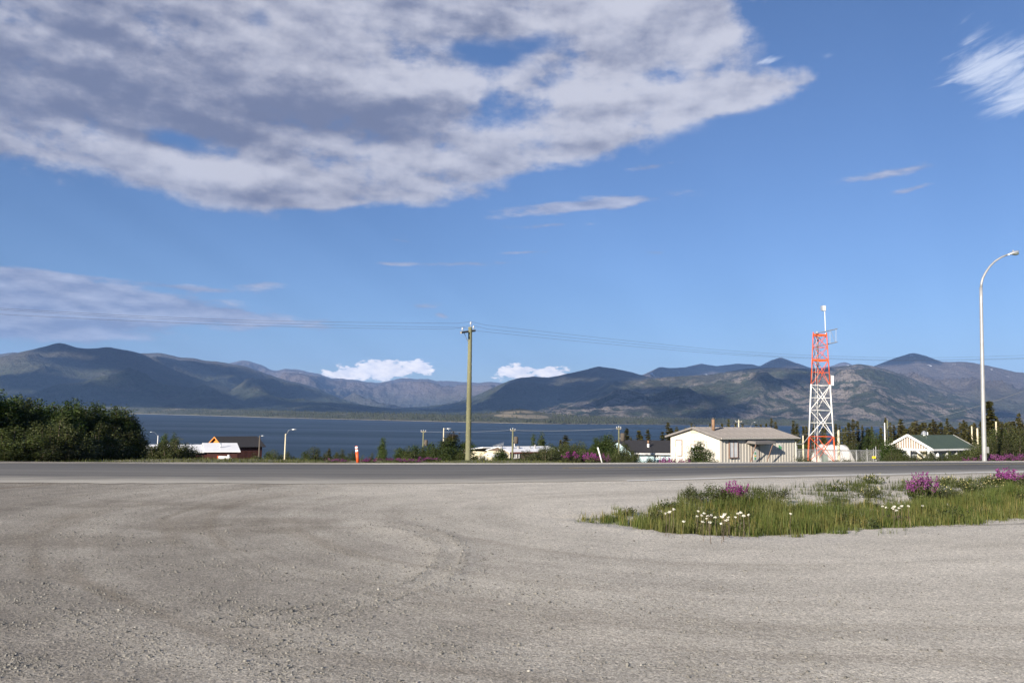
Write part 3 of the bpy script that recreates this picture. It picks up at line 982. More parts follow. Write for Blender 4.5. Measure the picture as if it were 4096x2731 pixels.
# ------------------------------------------------------------------ common materials
M = {
    'white': paint('white_paint', (0.66, 0.66, 0.65), 0.55, 0.12),
    'cream': paint('cream_metal_siding', (0.53, 0.50, 0.445), 0.5, 0.10, 1.2, bstr=0.05, streak=True),
    'cream_trim': paint('cream_trim', (0.50, 0.475, 0.43), 0.5, 0.12),
    'roof_tan': paint('weathered_metal_roof', (0.20, 0.185, 0.178), 0.55, 0.22, 1.6, bstr=0.05, metal=0.15),
    'rust': paint('rusty_pipe', (0.25, 0.15, 0.09), 0.75, 0.55, 6),
    'brown_trim': paint('brown_trim', (0.20, 0.13, 0.10), 0.6, 0.25),
    'curtain': paint('pale_curtain', (0.62, 0.64, 0.66), 0.85, 0.15),
    'glass': glass_mat('window_glass'),
    'orange': paint('orange_paint', (0.60, 0.095, 0.025), 0.5, 0.16, 2.0),
    'steel': paint('galvanised_steel', (0.30, 0.305, 0.31), 0.45, 0.18, 3, metal=0.2),
    'grey_metal': paint('grey_metal', (0.30, 0.30, 0.30), 0.5, 0.2, 3, metal=0.4),
    'wood_green': paint('treated_pole_wood', (0.150, 0.152, 0.088), 0.85, 0.28, 2.2, bstr=0.5, bscale=22, streak=True),
    'wood_grey': paint('weathered_grey_wood', (0.27, 0.245, 0.205), 0.85, 0.3, 3, bstr=0.5, bscale=30),
    'wood_pale': paint('pale_pole_wood', (0.56, 0.50, 0.36), 0.8, 0.2, 3, streak=True, bstr=0.3),
    'wood_dark': paint('dark_pole_wood', (0.09, 0.075, 0.06), 0.85, 0.3, 3, streak=True, bstr=0.3),
    'bark': paint('bark', (0.11, 0.085, 0.062), 0.9, 0.4, 8, bstr=0.6),
    'porcelain': paint('porcelain', (0.45, 0.46, 0.48), 0.3, 0.08),
    'wire': paint('wire', (0.10, 0.10, 0.105), 0.5, 0.1, metal=0.5),
    'white_roof': paint('white_metal_roof', (0.74, 0.75, 0.77), 0.5, 0.08, 0.8, streak=True),
    'dark_red': paint('dark_red_boards', (0.055, 0.016, 0.012), 0.8, 0.3, 2, streak=True),  # red boards, with the shade on the barn front put into the colour
    'orange_wood': paint('orange_stained_boards', (0.62, 0.235, 0.055), 0.7, 0.15, 2, streak=True),
    'black_roof': paint('black_shingle', (0.028, 0.027, 0.030), 0.9, 0.35, 4, bstr=0.6, bscale=12),
    'dark_interior': paint('dark_wall', (0.03, 0.022, 0.02), 0.8, 0.3),
    'tan_wall': paint('tan_siding', (0.50, 0.45, 0.33), 0.65, 0.1, 1.0),
    'brown_wall': paint('brown_siding', (0.13, 0.095, 0.075), 0.7, 0.2, 1.0),
    'skirt': paint('maroon_skirting', (0.16, 0.04, 0.035), 0.7, 0.2, 1.0),
    'ice_blue': paint('pale_blue_siding', (0.58, 0.76, 0.82), 0.6, 0.07, 1.0),
    'green_roof': paint('green_metal_roof', (0.062, 0.085, 0.048), 0.5, 0.14, 1.5, streak=True),
    'grey_wall': paint('grey_wall', (0.36, 0.38, 0.42), 0.7, 0.15, 1.0),
    'gable_tan': paint('gable_panel_tan', (0.26, 0.205, 0.165), 0.7, 0.15, 1.0),
    'green_sign': paint('green_notice', (0.10, 0.36, 0.16), 0.5, 0.2),
    'yellow': paint('yellow_sign', (0.75, 0.50, 0.02), 0.5, 0.1),
    'tarp': paint('white_tarpaulin', (0.74, 0.72, 0.70), 0.6, 0.12, 2, bstr=0.4, bscale=5),
    'cabinet': paint('grey_green_cabinet', (0.17, 0.20, 0.18), 0.5, 0.15),
    'reflect': paint('reflective_white', (0.85, 0.86, 0.88), 0.3, 0.04),
    'aluminium': paint('aluminium', (0.62, 0.64, 0.65), 0.35, 0.12, 3, metal=0.7),
}
FOL = {
    'poplar': foliage_mat('poplar_leaves', (0.034, 0.058, 0.014), 0.25),
    'willow': foliage_mat('willow_leaves', (0.045, 0.061, 0.020), 0.28),
    'spruce': foliage_mat('spruce_needles', (0.040, 0.042, 0.016), 0.10),
    'grass': foliage_mat('grass_blades', (0.066, 0.096, 0.023), 0.35),
    'petal': foliage_mat('magenta_petals', (0.21, 0.030, 0.185), 0.35),
    'white_petal': foliage_mat('white_petals', (0.62, 0.62, 0.58), 0.2),
    'yellow_petal': foliage_mat('pale_yellow_petals', (0.50, 0.45, 0.22), 0.3),
}


def basis(nrm):
    """two axes across each direction"""
    ref = np.where(np.abs(nrm[:, 2:3]) < 0.9, np.array([[0, 0, 1.0]]), np.array([[1.0, 0, 0]]))
    a = np.cross(nrm, ref)
    a /= np.linalg.norm(a, axis=1, keepdims=True) + 1e-9
    return a, np.cross(nrm, a)


def leaf_mesh(name, c, size, mat_, rs, tint, up=0.3, aspect=0.55, axis=None):
    n = len(c)
    d = rs.normal(size=(n, 3)) if axis is None else axis + 0.45 * rs.normal(size=(n, 3))
    d[:, 2] += up
    d /= np.linalg.norm(d, axis=1, keepdims=True)
    a, b = basis(d)
    ph = rs.uniform(0, 6.28, (n, 1))
    s = a * np.cos(ph) + b * np.sin(ph)
    sz = (size * rs.uniform(0.6, 1.35, n))[:, None] if not hasattr(size, '__len__') else size[:, None]
    v = np.stack([c - d * sz * 0.5, c + s * sz * aspect * 0.5, c + d * sz * 0.5, c - s * sz * aspect * 0.5], 1)
    f = np.arange(n * 4).reshape(n, 4)
    return np_mesh(name, v.reshape(-1, 3), f, mat_, tint=np.repeat(tint, 4, axis=0))


def tints(rs, n, lo=0.6, hi=1.35, warm=0.25):
    b = rs.uniform(lo, hi, (n, 1))
    y = rs.uniform(0, warm, (n, 1))
    return np.concatenate([b * (1 + y), b * (1 + 0.3 * y), b * (1 - y)], 1)


def leafy(seed, h, wd, nlead, nleaf, leaf, mat_, spread=0.45, top=0.45, low=0.10, brown=0.0):
    """several leaders fanned from the base, leaves bunched on twigs along them"""
    rs = np.random.RandomState(seed)
    tr = MB()
    base, tip = [], []
    for i in range(nlead):
        th, r = rs.uniform(0, 6.28), wd * 0.5 * math.sqrt(rs.rand()) * 0.86
        if i == 0:
            r *= 0.15
        z1 = h * (1 - top * (r / (wd * 0.5)) ** 1.6) * (1.0 if i == 0 else rs.uniform(0.74, 1.0))
        b0 = np.array([math.cos(th) * r * 0.18, math.sin(th) * r * 0.18, 0.0])
        t1 = np.array([math.cos(th) * r, math.sin(th) * r, z1])
        base.append(b0)
        tip.append(t1)
        mid = b0 * 0.5 + t1 * 0.5 + np.array([math.cos(th), math.sin(th), 0]) * r * 0.22
        r0 = h * 0.012 * (1.3 if i == 0 else 0.8)
        tr.tube([b0 - np.array([0, 0, 0.15]), mid, t1 * 0.97 + b0 * 0.03], [r0, r0 * 0.6, r0 * 0.15], 5)
    base, tip = np.array(base), np.array(tip)
    ntw = max(nleaf // 11, 10)
    li = rs.choice(nlead, ntw, p=(tip[:, 2] ** 1.2) / (tip[:, 2] ** 1.2).sum())
    tt = low + (1 - low) * rs.rand(ntw) ** 0.8
    p = base[li] + (tip[li] - base[li]) * tt[:, None]
    bow = np.sin(np.pi * tt)[:, None] * 0.22
    p[:, :2] += tip[li][:, :2] * bow
    rr = wd * spread * 0.5 * (1.02 - tt ** 1.8) * (0.35 + 0.65 * np.minimum(1, tt / 0.35)) * np.sqrt(rs.rand(ntw))
    th = rs.uniform(0, 6.28, ntw)
    out = np.stack([np.cos(th), np.sin(th), rs.uniform(-0.2, 0.5, ntw)], -1)
    p += out * rr[:, None]
    ti = rs.randint(0, ntw, nleaf)
    c = p[ti] + rs.normal(size=(nleaf, 3)) * leaf * 1.25
    c[:, 2] = np.maximum(c[:, 2], 0.02)
    tn = tints(rs, nleaf, 0.62, 1.3) * (0.78 + 0.44 * rs.rand(ntw))[ti][:, None]
    if brown:
        k = np.clip((c[:, 2] / h - 0.75) * 5, 0, 1)[:, None] * brown
        tn = tn * (1 - k) + k * np.array([[1.5, 0.55, 0.6]]) * tn
    return (tr.mesh('trunk', M['bark'], True), leaf_mesh('crown', c, leaf, mat_, rs, tn, 0.35), h, wd)


def spruce(seed, h, wd, sparse=0.0, dead=0.0):
    rs = np.random.RandomState(seed)
    tr = MB().tube([(0, 0, -0.3), (0.02 * h * rs.normal() * 0.3, 0, h * 0.5), (0, 0, h)], [h * 0.010, h * 0.006, h * 0.001], 6)
    cs, ax, sz = [], [], []
    nw = int(h * 3.4)
    club = rs.rand() < 0.25
    for i in range(nw):
        t = (i + rs.rand()) / nw
        z = h * (0.06 + 0.93 * t)
        L = wd * 0.5 * ((1 - t) ** 0.75 * (0.75 + 0.25 * math.sin(i * 1.7 + seed))) + 0.12
        if club and t > 0.82:
            L *= 1.5
        for k in range(rs.randint(5, 8)):
            if rs.rand() < sparse:
                continue
            th = rs.uniform(0, 6.28)
            l = L * rs.uniform(0.6, 1.12)
            for q in range(4):
                f = (q + 0.6) / 4
                dr = -0.42 * f * l + 0.14 * l * f * f
                cs.append((math.cos(th) * l * f, math.sin(th) * l * f, z + dr))
                ax.append((math.cos(th), math.sin(th), -0.5))
                sz.append((0.55 + 0.3 * rs.rand()) * (1.1 - 0.35 * f) * (0.6 + 0.5 * (1 - t)))
    cs, ax, sz = np.array(cs), np.array(ax), np.array(sz)
    cs += rs.normal(size=cs.shape) * 0.06
    tn = tints(rs, len(cs), 0.55, 1.4, 0.3)
    me = leaf_mesh('crown', cs, sz, FOL['spruce'], rs, tn, 0.0, 0.62, ax)
    return (tr.mesh('trunk', M['bark'], True), me, h, wd)


POPLAR = [leafy(100 + i, 5.0, 1.9, 8, 7000, 0.13, FOL['poplar'], 0.52, 0.42, 0.05) for i in range(5)]
ROUND = [leafy(200 + i, 3.0, 3.2, 15, 7500, 0.095, FOL['willow'], 0.42, 0.50, 0.02) for i in range(5)]
SHRUB = [leafy(300 + i, 1.2, 1.5, 16, 2600, 0.065, FOL['willow'], 0.42, 0.45, 0.04) for i in range(4)]
BROWNTOP = [leafy(400, 5.0, 3.4, 11, 9000, 0.13, FOL['poplar'], 0.46, 0.42, brown=0.85)]
SPRUCE = [spruce(500 + i, 12.0, 2.3 + 0.25 * (i % 3), 0.05 * (i % 3)) for i in range(7)]


def plant(var, name, label, cat, px, ytop, D, wpx, group=None, rot=None, base=None):
    """a tree whose tip is seen at px, ytop, standing on the ground at depth D"""
    p = at(px, ytop, D)
    gz = tz(p.x, D) if base is None else base
    h = max(p.z - gz, 0.25)
    root = thing(name, label, cat, (p.x, D, gz), 0, group)
    rz = rnd.uniform(0, 6.28) if rot is None else rot
    sc_w = (1.9 if var in ROUND else 1.55 if var in POPLAR else 1.95) * (wpx * D / F) / var[3]
    root.matrix_world = Matrix.Translation((p.x, D, gz)) @ Matrix.Rotation(rz, 4, 'Z') @ Matrix.Diagonal((sc_w, sc_w, h / var[2], 1))
    link('trunk', var[0], root)
    link('crown', var[1], root)['kind'] = 'stuff'
    return root


ORD = ['leftmost', 'second', 'third', 'fourth', 'fifth', 'sixth', 'seventh', 'eighth', 'ninth', 'tenth', 'eleventh', 'twelfth', 'thirteenth']


def placed(label, k, n):
    if n > 13:
        return label
    if n == 2:
        return label + (', left one', ', right one')[k]
    return label + (', leftmost' if k == 0 else ', rightmost' if k == n - 1 else ', %s from left' % ORD[k])


def plants(lst, kinds, name, label, cat, group):
    order = sorted(range(len(lst)), key=lambda i: lst[i][0])
    for i, (px, yt, D, wp) in enumerate(lst):
        plant(kinds[i % len(kinds)], name, placed(label, order.index(i), len(lst)), cat, px, yt, D, wp, group)


# ------------------------------------------------------------------ pebbles on the lot
m_peb, t = base_mat('pebble')
a_ = t.new('ShaderNodeAttribute', attribute_name='tint')
t.put(t.p.inputs['Base Color'], a_.outputs['Color'])
t.p.inputs['Roughness'].default_value = 0.9
bump(t, t.noise(t.pos, 300, 3, 0.6), 0.3, 0.002)
rs = np.random.RandomState(8)
NP = 320000
yy = 4.3 * (24.0 / 4.3) ** rs.rand(NP)
xx = rs.uniform(-0.72, 0.72, NP) * (yy + 0.6)
streaky = fbm((xx - 0.35 * yy) * 0.22, yy * 1.3 + xx * 0.3, 4, 0.6, 6.0)
clump = fbm(xx * 1.7, yy * 1.7, 4, 0.6, 14.0)
left = np.clip((3.0 - xx - 0.35 * yy) / 9 + 0.55, 0.12, 1)
arc = np.exp(-((np.hypot(xx + 2.55, (yy - 9.6) * 0.62) - 1.9) / 0.32) ** 2) * (xx > -2.2) * (np.abs(yy - 9.6) < 3.2)
prob = np.clip(0.30 + 0.7 * clump + 0.5 * streaky, 0.03, 1) * left + 0.6 * arc
ok = (rs.rand(NP) < prob) & (yy < ynear(xx) - 0.3) & (sdf_poly(xx, yy, GRASS_POLY) > 0.1)
xx, yy = xx[ok], yy[ok]
n = len(xx)
rad = np.exp(rs.normal(math.log(0.0046), 0.48, n))
rad = np.clip(np.maximum(rad, 0.00036 * yy), 0.003, 0.022)
bigs = (rs.rand(n) < 0.018) & (xx < 0.5 + 0.05 * yy)
rad = np.where(bigs, rs.uniform(0.006, 0.015, n), rad)
oct_ = np.array([(1, 0, 0), (0, 1, 0), (-1, 0, 0), (0, -1, 0), (0, 0, 1), (0, 0, -1)], float)
vs = oct_[None] * rs.uniform(0.65, 1.25, (n, 6, 1)) + rs.normal(size=(n, 6, 3)) * 0.16
vs[:, :, 2] *= 0.72
an = rs.uniform(0, 6.28, n)
ca, sa = np.cos(an)[:, None], np.sin(an)[:, None]
vx, vy = vs[:, :, 0] * ca - vs[:, :, 1] * sa, vs[:, :, 0] * sa + vs[:, :, 1] * ca
vs = np.stack([vx, vy, vs[:, :, 2]], -1) * rad[:, None, None]
vs += np.stack([xx, yy, lot_z(xx, yy) + rad * 0.22], -1)[:, None]
fs = np.array([(0, 1, 4), (1, 2, 4), (2, 3, 4), (3, 0, 4), (1, 0, 5), (2, 1, 5), (3, 2, 5), (0, 3, 5)])[None] + (np.arange(n) * 6)[:, None, None]
g_ = rs.uniform(0.08, 0.23, (n, 1)) * (1 + (rs.rand(n, 1) < 0.02) * 0.5)
tn = np.concatenate([g_ * 1.0, g_ * 0.97, g_ * 0.87], 1)
tag(link('loose_gravel', np_mesh('loose_gravel', vs.reshape(-1, 3), fs.reshape(-1, 3), m_peb, tint=np.repeat(tn, 6, axis=0))), kind='stuff',
    label='loose grey stones strewn over the gravel lot', cat='gravel')


# ------------------------------------------------------------------ grass
def blades(name, x, y, z, h, wd, tint, label, cat='grass', lean=0.45, mat_=None):
    rs = np.random.RandomState(len(x) % 9999)
    n = len(x)
    th = rs.uniform(0, 6.28, n)
    side = np.stack([-np.sin(th), np.cos(th), np.zeros(n)], -1) * (wd * 0.5)[:, None]
    ln = np.stack([np.cos(th), np.sin(th), np.zeros(n)], -1) * (h * lean * rs.rand(n))[:, None]
    b = np.stack([x, y, z], -1)
    up = np.array([0, 0, 1.0])[None] * h[:, None]
    v = np.stack([b - side, b + side, b + up * 0.55 + ln * 0.35 + side * 0.75, b + up * 0.55 + ln * 0.35 - side * 0.75, b + up + ln], 1)
    q = (np.arange(n) * 5)[:, None]
    tri = np.concatenate([q + np.array([[0, 1, 2]]), q + np.array([[0, 2, 3]]), q + np.array([[3, 2, 4]])])
    o = link(name, np_mesh(name, v.reshape(-1, 3), tri, mat_ or FOL['grass'], tint=np.repeat(tint, 5, axis=0)))
    return tag(o, label, cat, kind='stuff')


def scatter_poly(poly, n, rs):
    px_ = np.array([p[0] for p in poly])
    py_ = np.array([p[1] for p in poly])
    x, y = rs.uniform(px_.min(), px_.max(), n), rs.uniform(py_.min(), py_.max(), n)
    d = sdf_poly(x, y, poly)
    return x, y, d


rs = np.random.RandomState(21)
x, y, d = scatter_poly(GRASS_POLY, 700000, rs)
edge = 0.7 * fbm(x * 1.1, y * 1.1, 5, 0.65, 2.0) - 0.10 + (rs.rand(len(x)) < 0.05) * 0.45 * rs.rand(len(x))
tuft = fbm(x * 2.6, y * 2.6, 4, 0.6, 30.0)
sel = (d < edge) & (x < y * 0.66 + 1) & (rs.rand(len(x)) < np.clip(0.50 + tuft * 1.9, 0.06, 1))
x, y, d, tuft = x[sel], y[sel], d[sel], tuft[sel]
hN = fbm(x * 0.7, y * 0.7, 3, 0.5, 44.0)
depth_in = np.clip(-d / 0.9, 0.15, 1)
h = rs.uniform(0.07, 0.30, len(x)) * (0.7 + 1.3 * np.clip(hN + tuft * 0.8 + 0.15, -0.4, 1.0)) * (0.45 + 0.55 * depth_in)
dry = np.clip(0.28 + 1.1 * fbm(x * 0.9, y * 0.9, 3, 0.5, 51.0) + 0.25 * (1 - depth_in) + 0.35 * rs.normal(size=len(x)) * 0.5, 0, 1)[:, None]
tn = tints(rs, len(x), 0.55, 1.3, 0.2) * (1 - dry) + dry * np.array([[1.9, 1.35, 1.6]]) * rs.uniform(0.6, 1.3, (len(x), 1))
stalk = rs.rand(len(x)) < 0.05
h = np.where(stalk, rs.uniform(0.22, 0.36, len(x)) * (0.5 + 0.5 * depth_in), h)
tn[stalk] = np.array([[3.0, 1.7, 2.2]]) * rs.uniform(0.6, 1.1, (stalk.sum(), 1))
blades('grass', x, y, lot_z(x, y) - 0.01, h, rs.uniform(0.005, 0.011, len(x)), tn, 'green grass growing on the island in the gravel lot')
WEED = [leafy(900 + i, 0.30, 0.42, 9, 420, 0.05, FOL['willow'], 0.5, 0.4, 0.02) for i in range(3)]
wx, wy, wd_ = scatter_poly(GRASS_POLY, 900, rs)
ok = (wd_ < 0.15) & (wx < wy * 0.62)
wx, wy = wx[ok][:46], wy[ok][:46]
wz = lot_z(wx, wy)
for i in range(len(wx)):
    root = thing('leafy_weed', 'low leafy weed among the grass of the island', 'weed', (wx[i], wy[i], wz[i]), 0, 'leafy weeds in the island')
    k = rnd.uniform(0.5, 1.0)
    root.matrix_world = Matrix.Translation((wx[i], wy[i], wz[i] - 0.01)) @ Matrix.Rotation(rnd.uniform(0, 6.28), 4, 'Z') @ Matrix.Diagonal((k, k, k * rnd.uniform(0.6, 1.0), 1))
    link('stems', WEED[i % 3][0], root)
    link('leaves', WEED[i % 3][1], root)['kind'] = 'stuff'
# sparse tufts on the gravel bank behind it
x, y, d = scatter_poly(SPARSE_POLY, 150000, rs)
tuft = fbm(x * 1.5, y * 1.9, 4, 0.6, 77.0) + (x > 8) * 0.12
sel = (d < 0.1) & (tuft > 0.03) & (rs.rand(len(x)) < np.clip((tuft - 0.03) * 3.0, 0, 1)) & (y < ynear(x) - 0.9)
x, y, tuft = x[sel], y[sel], tuft[sel]
h = rs.uniform(0.04, 0.20, len(x)) * np.clip(0.5 + 2.0 * (tuft - 0.1), 0.35, 1.5)
tn = tints(rs, len(x), 0.5, 1.2, 0.3) * np.array([[1.15, 1.0, 1.25]])
blades('sparse_grass', x, y, lot_z(x, y) - 0.01, h, rs.uniform(0.005, 0.013, len(x)), tn, 'sparse grass tufts on the gravel bank beside the road')
# rough meadow on the far verge
nb = 110000
x = rs.uniform(-34, 46, nb)
s = 0.9 + 26 * rs.rand(nb) ** 1.5
y = yfar(x) + s
tuft = fbm(x * 0.5, y * 0.35, 4, 0.6, 60.0)
sel = rs.rand(nb) < np.clip(0.55 + tuft * 1.4, 0.08, 1) * np.clip((s - 1.1) / 1.5, 0, 1)
x, y, s, tuft = x[sel], y[sel], s[sel], tuft[sel]
h = rs.uniform(0.05, 0.17, len(x)) * np.clip(0.7 + tuft, 0.4, 1.5) * np.clip(s / 4, 0.3, 1)
dry = np.clip(0.45 + 0.9 * fbm(x * 0.3, y * 0.3, 3, 0.5, 91.0), 0, 1)[:, None]
tn = tints(rs, len(x), 0.55, 1.2, 0.3) * (1 - dry) + dry * np.array([[2.0, 1.45, 1.3]]) * rs.uniform(0.6, 1.2, (len(x), 1))
blades('meadow_grass', x, y, terr_z(x, y) - 0.02, h, rs.uniform(0.012, 0.030, len(x)), tn, 'rough yellow green meadow grass beyond the road')


# ------------------------------------------------------------------ flowering plants
def fireweed_mesh(seed, nst, hgt, spread, nfl=26, nlf=30):
    """stems with leaves below and a magenta spike on top"""
    rs = np.random.RandomState(seed)
    st = MB()
    fc, lc = [], []
    for i in range(nst):
        th, r = rs.uniform(0, 6.28), spread * math.sqrt(rs.rand())
        b = np.array([math.cos(th) * r * 0.45, math.sin(th) * r * 0.45, 0])
        hh = hgt * rs.uniform(0.62, 1.0) * (1 - 0.25 * r / spread)
        tp = np.array([math.cos(th) * r, math.sin(th) * r, hh])
        st.tube([b, (b + tp) / 2 + np.array([0, 0, 0.04 * hgt]), tp], [0.005, 0.004, 0.002], 4, False)
        for q in range(nfl):
            t_ = rs.uniform(0.60, 1.0)
            fc.append(b + (tp - b) * t_ + rs.normal(size=3) * np.array([0.022, 0.022, 0.012]) * (1.25 - t_) * 2.4)
        for q in range(nlf):
            t_ = rs.uniform(0.05, 0.66)
            lc.append(b + (tp - b) * t_ + rs.normal(size=3) * np.array([0.05, 0.05, 0.02]))
    fc, lc = np.array(fc), np.array(lc)
    lc[:, 2] = np.maximum(lc[:, 2], 0.01)
    return (st.mesh('stems', M['bark']), leaf_mesh('leaves', lc, 0.085, FOL['willow'], rs, tints(rs, len(lc), 0.6, 1.2), 0.3, 0.3),
            leaf_mesh('flowers', fc, 0.036, FOL['petal'], rs, tints(rs, len(fc), 0.65, 1.4, 0.0), 0.0, 0.8), hgt)


FIRE = [fireweed_mesh(600 + i, 13, 0.7, 0.38) for i in range(3)]
FIREBIG = [fireweed_mesh(620 + i, 34, 0.62, 0.42, 30, 26) for i in range(3)]


def put(parts, names, name, label, cat, loc, sc=(1, 1, 1), group=None):
    root = thing(name, label, cat, loc, 0, group)
    root.matrix_world = Matrix.Translation(loc) @ Matrix.Rotation(rnd.uniform(0, 6.28), 4, 'Z') @ Matrix.Diagonal((*sc, 1))
    for me, nm in zip(parts, names):
        o = link(nm, me, root)
        if nm in ('stems', 'leaves', 'flowers', 'flower_head'):
            o['kind'] = 'stuff'
    return root


FN = ('stems', 'leaves', 'flowers')


def on_lot(px, py):
    g = gnd(px, py)
    return (g.x, g.y, float(lot_z(np.array([g.x]), np.array([g.y]))[0]) - 0.01)


put(FIREBIG[0][:3], FN, 'fireweed_plant', 'magenta fireweed standing between the two willow shrubs in the grass island', 'flower', on_lot(2945, 2010), (0.75, 0.75, 1.0))
put(FIREBIG[1][:3], FN, 'fireweed_plant', 'tall magenta fireweed clump over dark leaves, right part of the grass island', 'flower', on_lot(3690, 2000), (0.8, 0.8, 1.25))
put(FIREBIG[2][:3], FN, 'fireweed_plant', 'rounded magenta fireweed clump by the white edge line at far right', 'flower', on_lot(4030, 1940), (1.15, 1.15, 0.9))
put(FIRE[0][:3], FN, 'fireweed_plant', 'low purple flowers in the grass island beside the white yarrow', 'flower', on_lot(3570, 2062), (0.7, 0.7, 0.28))
verge = [(10, 33), (95, 33), (120, 34), (1330, 34), (1350, 35), (1470, 36), (1560, 37), (1600, 36), (1640, 36), (1660, 34), (1700, 38), (1735, 41)]
for i, (px, D) in enumerate(verge):
    p = at(px, 1850, D)
    put(FIRE[i % 3][:3], FN, 'fireweed_plant', 'magenta fireweed on the meadow verge left of the tall power pole', 'flower', (p.x, D, tz(p.x, D)), (1.5, 1.5, 0.30 + 0.12 * rnd.random()), 'fireweed on the verge left of the power pole')
for i, (px, D) in enumerate([(2365, 44), (2385, 45), (2400, 44), (2352, 45), (2420, 45)]):
    p = at(px, 1850, D)
    put(FIRE[i % 3][:3], FN, 'fireweed_plant', 'tall magenta fireweed behind the leaning white marker pole', 'flower', (p.x, D, tz(p.x, D)), (1.2, 1.2, 1.15), 'fireweed behind the leaning marker pole')
for i, (px, D) in enumerate([(2650, 46), (2672, 46), (2690, 47), (2730, 48), (2745, 47)]):
    p = at(px, 1850, D)
    put(FIRE[i % 3][:3], FN, 'fireweed_plant', 'magenta fireweed beside the left corner of the beige metal building', 'flower', (p.x, D, tz(p.x, D)), (1.2, 1.2, 1.5), 'fireweed by the beige building')
for i, (px, D) in enumerate([(3240, 47), (3445, 48), (3465, 48), (3605, 46), (3620, 46), (3655, 46), (3885, 43), (3950, 41), (3970, 42), (3995, 41), (4020, 42), (4045, 41), (4070, 41), (4090, 42), (4110, 41)]):
    p = at(px, 1850, D)
    put(FIRE[i % 3][:3], FN, 'fireweed_plant', 'magenta fireweed on the far verge between beige building and right edge', 'flower', (p.x, D, tz(p.x, D)), (1.5, 1.5, 0.95), 'fireweed on the verge right of the beige building')
p = at(2292, 1850, 44)
put(FIRE[1][:3], FN, 'fireweed_plant', 'pale pink fireweed clump left of the leaning white marker pole', 'flower', (p.x, 44, tz(p.x, 44)), (1.8, 1.8, 1.1))


def yarrow_mesh(seed):
    rs = np.random.RandomState(seed)
    st = MB()
    hh = 0.34
    tp = np.array([rs.normal() * 0.02, rs.normal() * 0.02, hh])
    st.tube([(0, 0, 0), tuple(tp * 0.5 + np.array([0.01, 0, 0])), tuple(tp)], [0.004, 0.003, 0.003], 4, False)
    c = np.stack([tp[0] + rs.normal(size=40) * 0.009, tp[1] + rs.normal(size=40) * 0.009, tp[2] + rs.normal(size=40) * 0.005], -1)
    return (st.mesh('stem', M['bark']), leaf_mesh('flower_head', c, 0.017, FOL['white_petal'], rs, tints(rs, 40, 0.85, 1.1, 0.05), 0.9, 0.9))


YAR = [yarrow_mesh(700 + i) for i in range(3)]
yr = [(2780, 2088), (2795, 2084), (2813, 2090), (2832, 2084), (2850, 2092), (2770, 2100), (2868, 2102), (2885, 2100), (2905, 2103), (2880, 2112), (2898, 2115), (2915, 2108),
      (2925, 2080), (2945, 2085), (2952, 2102), (2965, 2105), (2985, 2100), (2668, 2107), (2695, 2115), (2710, 2109), (2820, 2120), (2835, 2125), (2850, 2115), (2862, 2138),
      (3120, 2083), (2810, 2108), (2790, 2112), (2935, 2100), (2975, 2116), (2868, 2130)]
for i, (px, py) in enumerate(yr):
    put(YAR[i % 3], ('stem', 'flower_head'), 'yarrow_plant', 'white yarrow flower head near the left end of the grass island', 'flower', on_lot(px + rnd.uniform(-45, 45), py + 38 + rnd.uniform(-22, 14)), (1, 1, rnd.uniform(0.7, 1.1)), 'white yarrow at the left of the island')
for i, (px, py) in enumerate([(3567, 2052), (3580, 2045), (3590, 2050), (3575, 2060), (3592, 2062), (3605, 2058), (3640, 2060), (3550, 2032), (3695, 2018), (3787, 2008), (3530, 2040)]):
    put(YAR[i % 3], ('stem', 'flower_head'), 'yarrow_plant', 'white yarrow flower head in the grass island below the tall fireweed', 'flower', on_lot(px, py + 36), (1, 1, rnd.uniform(0.8, 1.1)), 'white yarrow at the right of the island')


def yellow_mesh(seed):
    rs = np.random.RandomState(seed)
    lc = np.stack([rs.normal(size=260) * 0.12, rs.normal(size=260) * 0.12, np.abs(rs.normal(size=260)) * 0.12], -1)
    fc = np.stack([rs.normal(size=26) * 0.13, rs.normal(size=26) * 0.13, rs.uniform(0.12, 0.30, 26)], -1)
    return (leaf_mesh('leaves', lc, 0.10, FOL['willow'], rs, tints(rs, 260, 0.7, 1.3), 1.6, 0.22), leaf_mesh('flowers', fc, 0.034, FOL['yellow_petal'], rs, tints(rs, 26, 0.8, 1.2, 0.1), 0.0, 0.8))


YEL = [yellow_mesh(800 + i) for i in range(3)]
for i, (px, py) in enumerate([(3950, 1938), (3968, 1935), (3985, 1940), (3870, 1960), (3900, 1965), (3940, 1955), (3990, 1962), (4060, 1975), (4085, 1970), (3840, 1948), (3660, 1955), (3780, 1940), (3800, 1936), (3770, 1975), (4090, 1990), (3740, 1985), (3350, 1965), (3480, 1990)]):
    put(YEL[i % 3], ('leaves', 'flowers'), 'yellow_wildflower', 'pale yellow wildflower on the gravel bank at the right', 'flower', on_lot(px, py), (0.9, 0.9, 0.9), 'pale yellow wildflowers on the bank')
put(YEL[0], ('leaves', 'flowers'), 'yellow_wildflower', 'lone spiky tuft with pale blooms standing against the white edge line', 'flower', on_lot(3487, 1932), (1.3, 1.3, 1.0))


def on_lot_shrub(var, label, px, py, wpx, hm):
    l = on_lot(px, py)
    root = thing('willow_shrub', label, 'shrub', l)
    sc_w = wpx * l[1] / F / var[3]
    root.matrix_world = Matrix.Translation(l) @ Matrix.Rotation(rnd.uniform(0, 6), 4, 'Z') @ Matrix.Diagonal((sc_w, sc_w, hm / var[2], 1))
    link('trunk', var[0], root)
    link('crown', var[1], root)['kind'] = 'stuff'


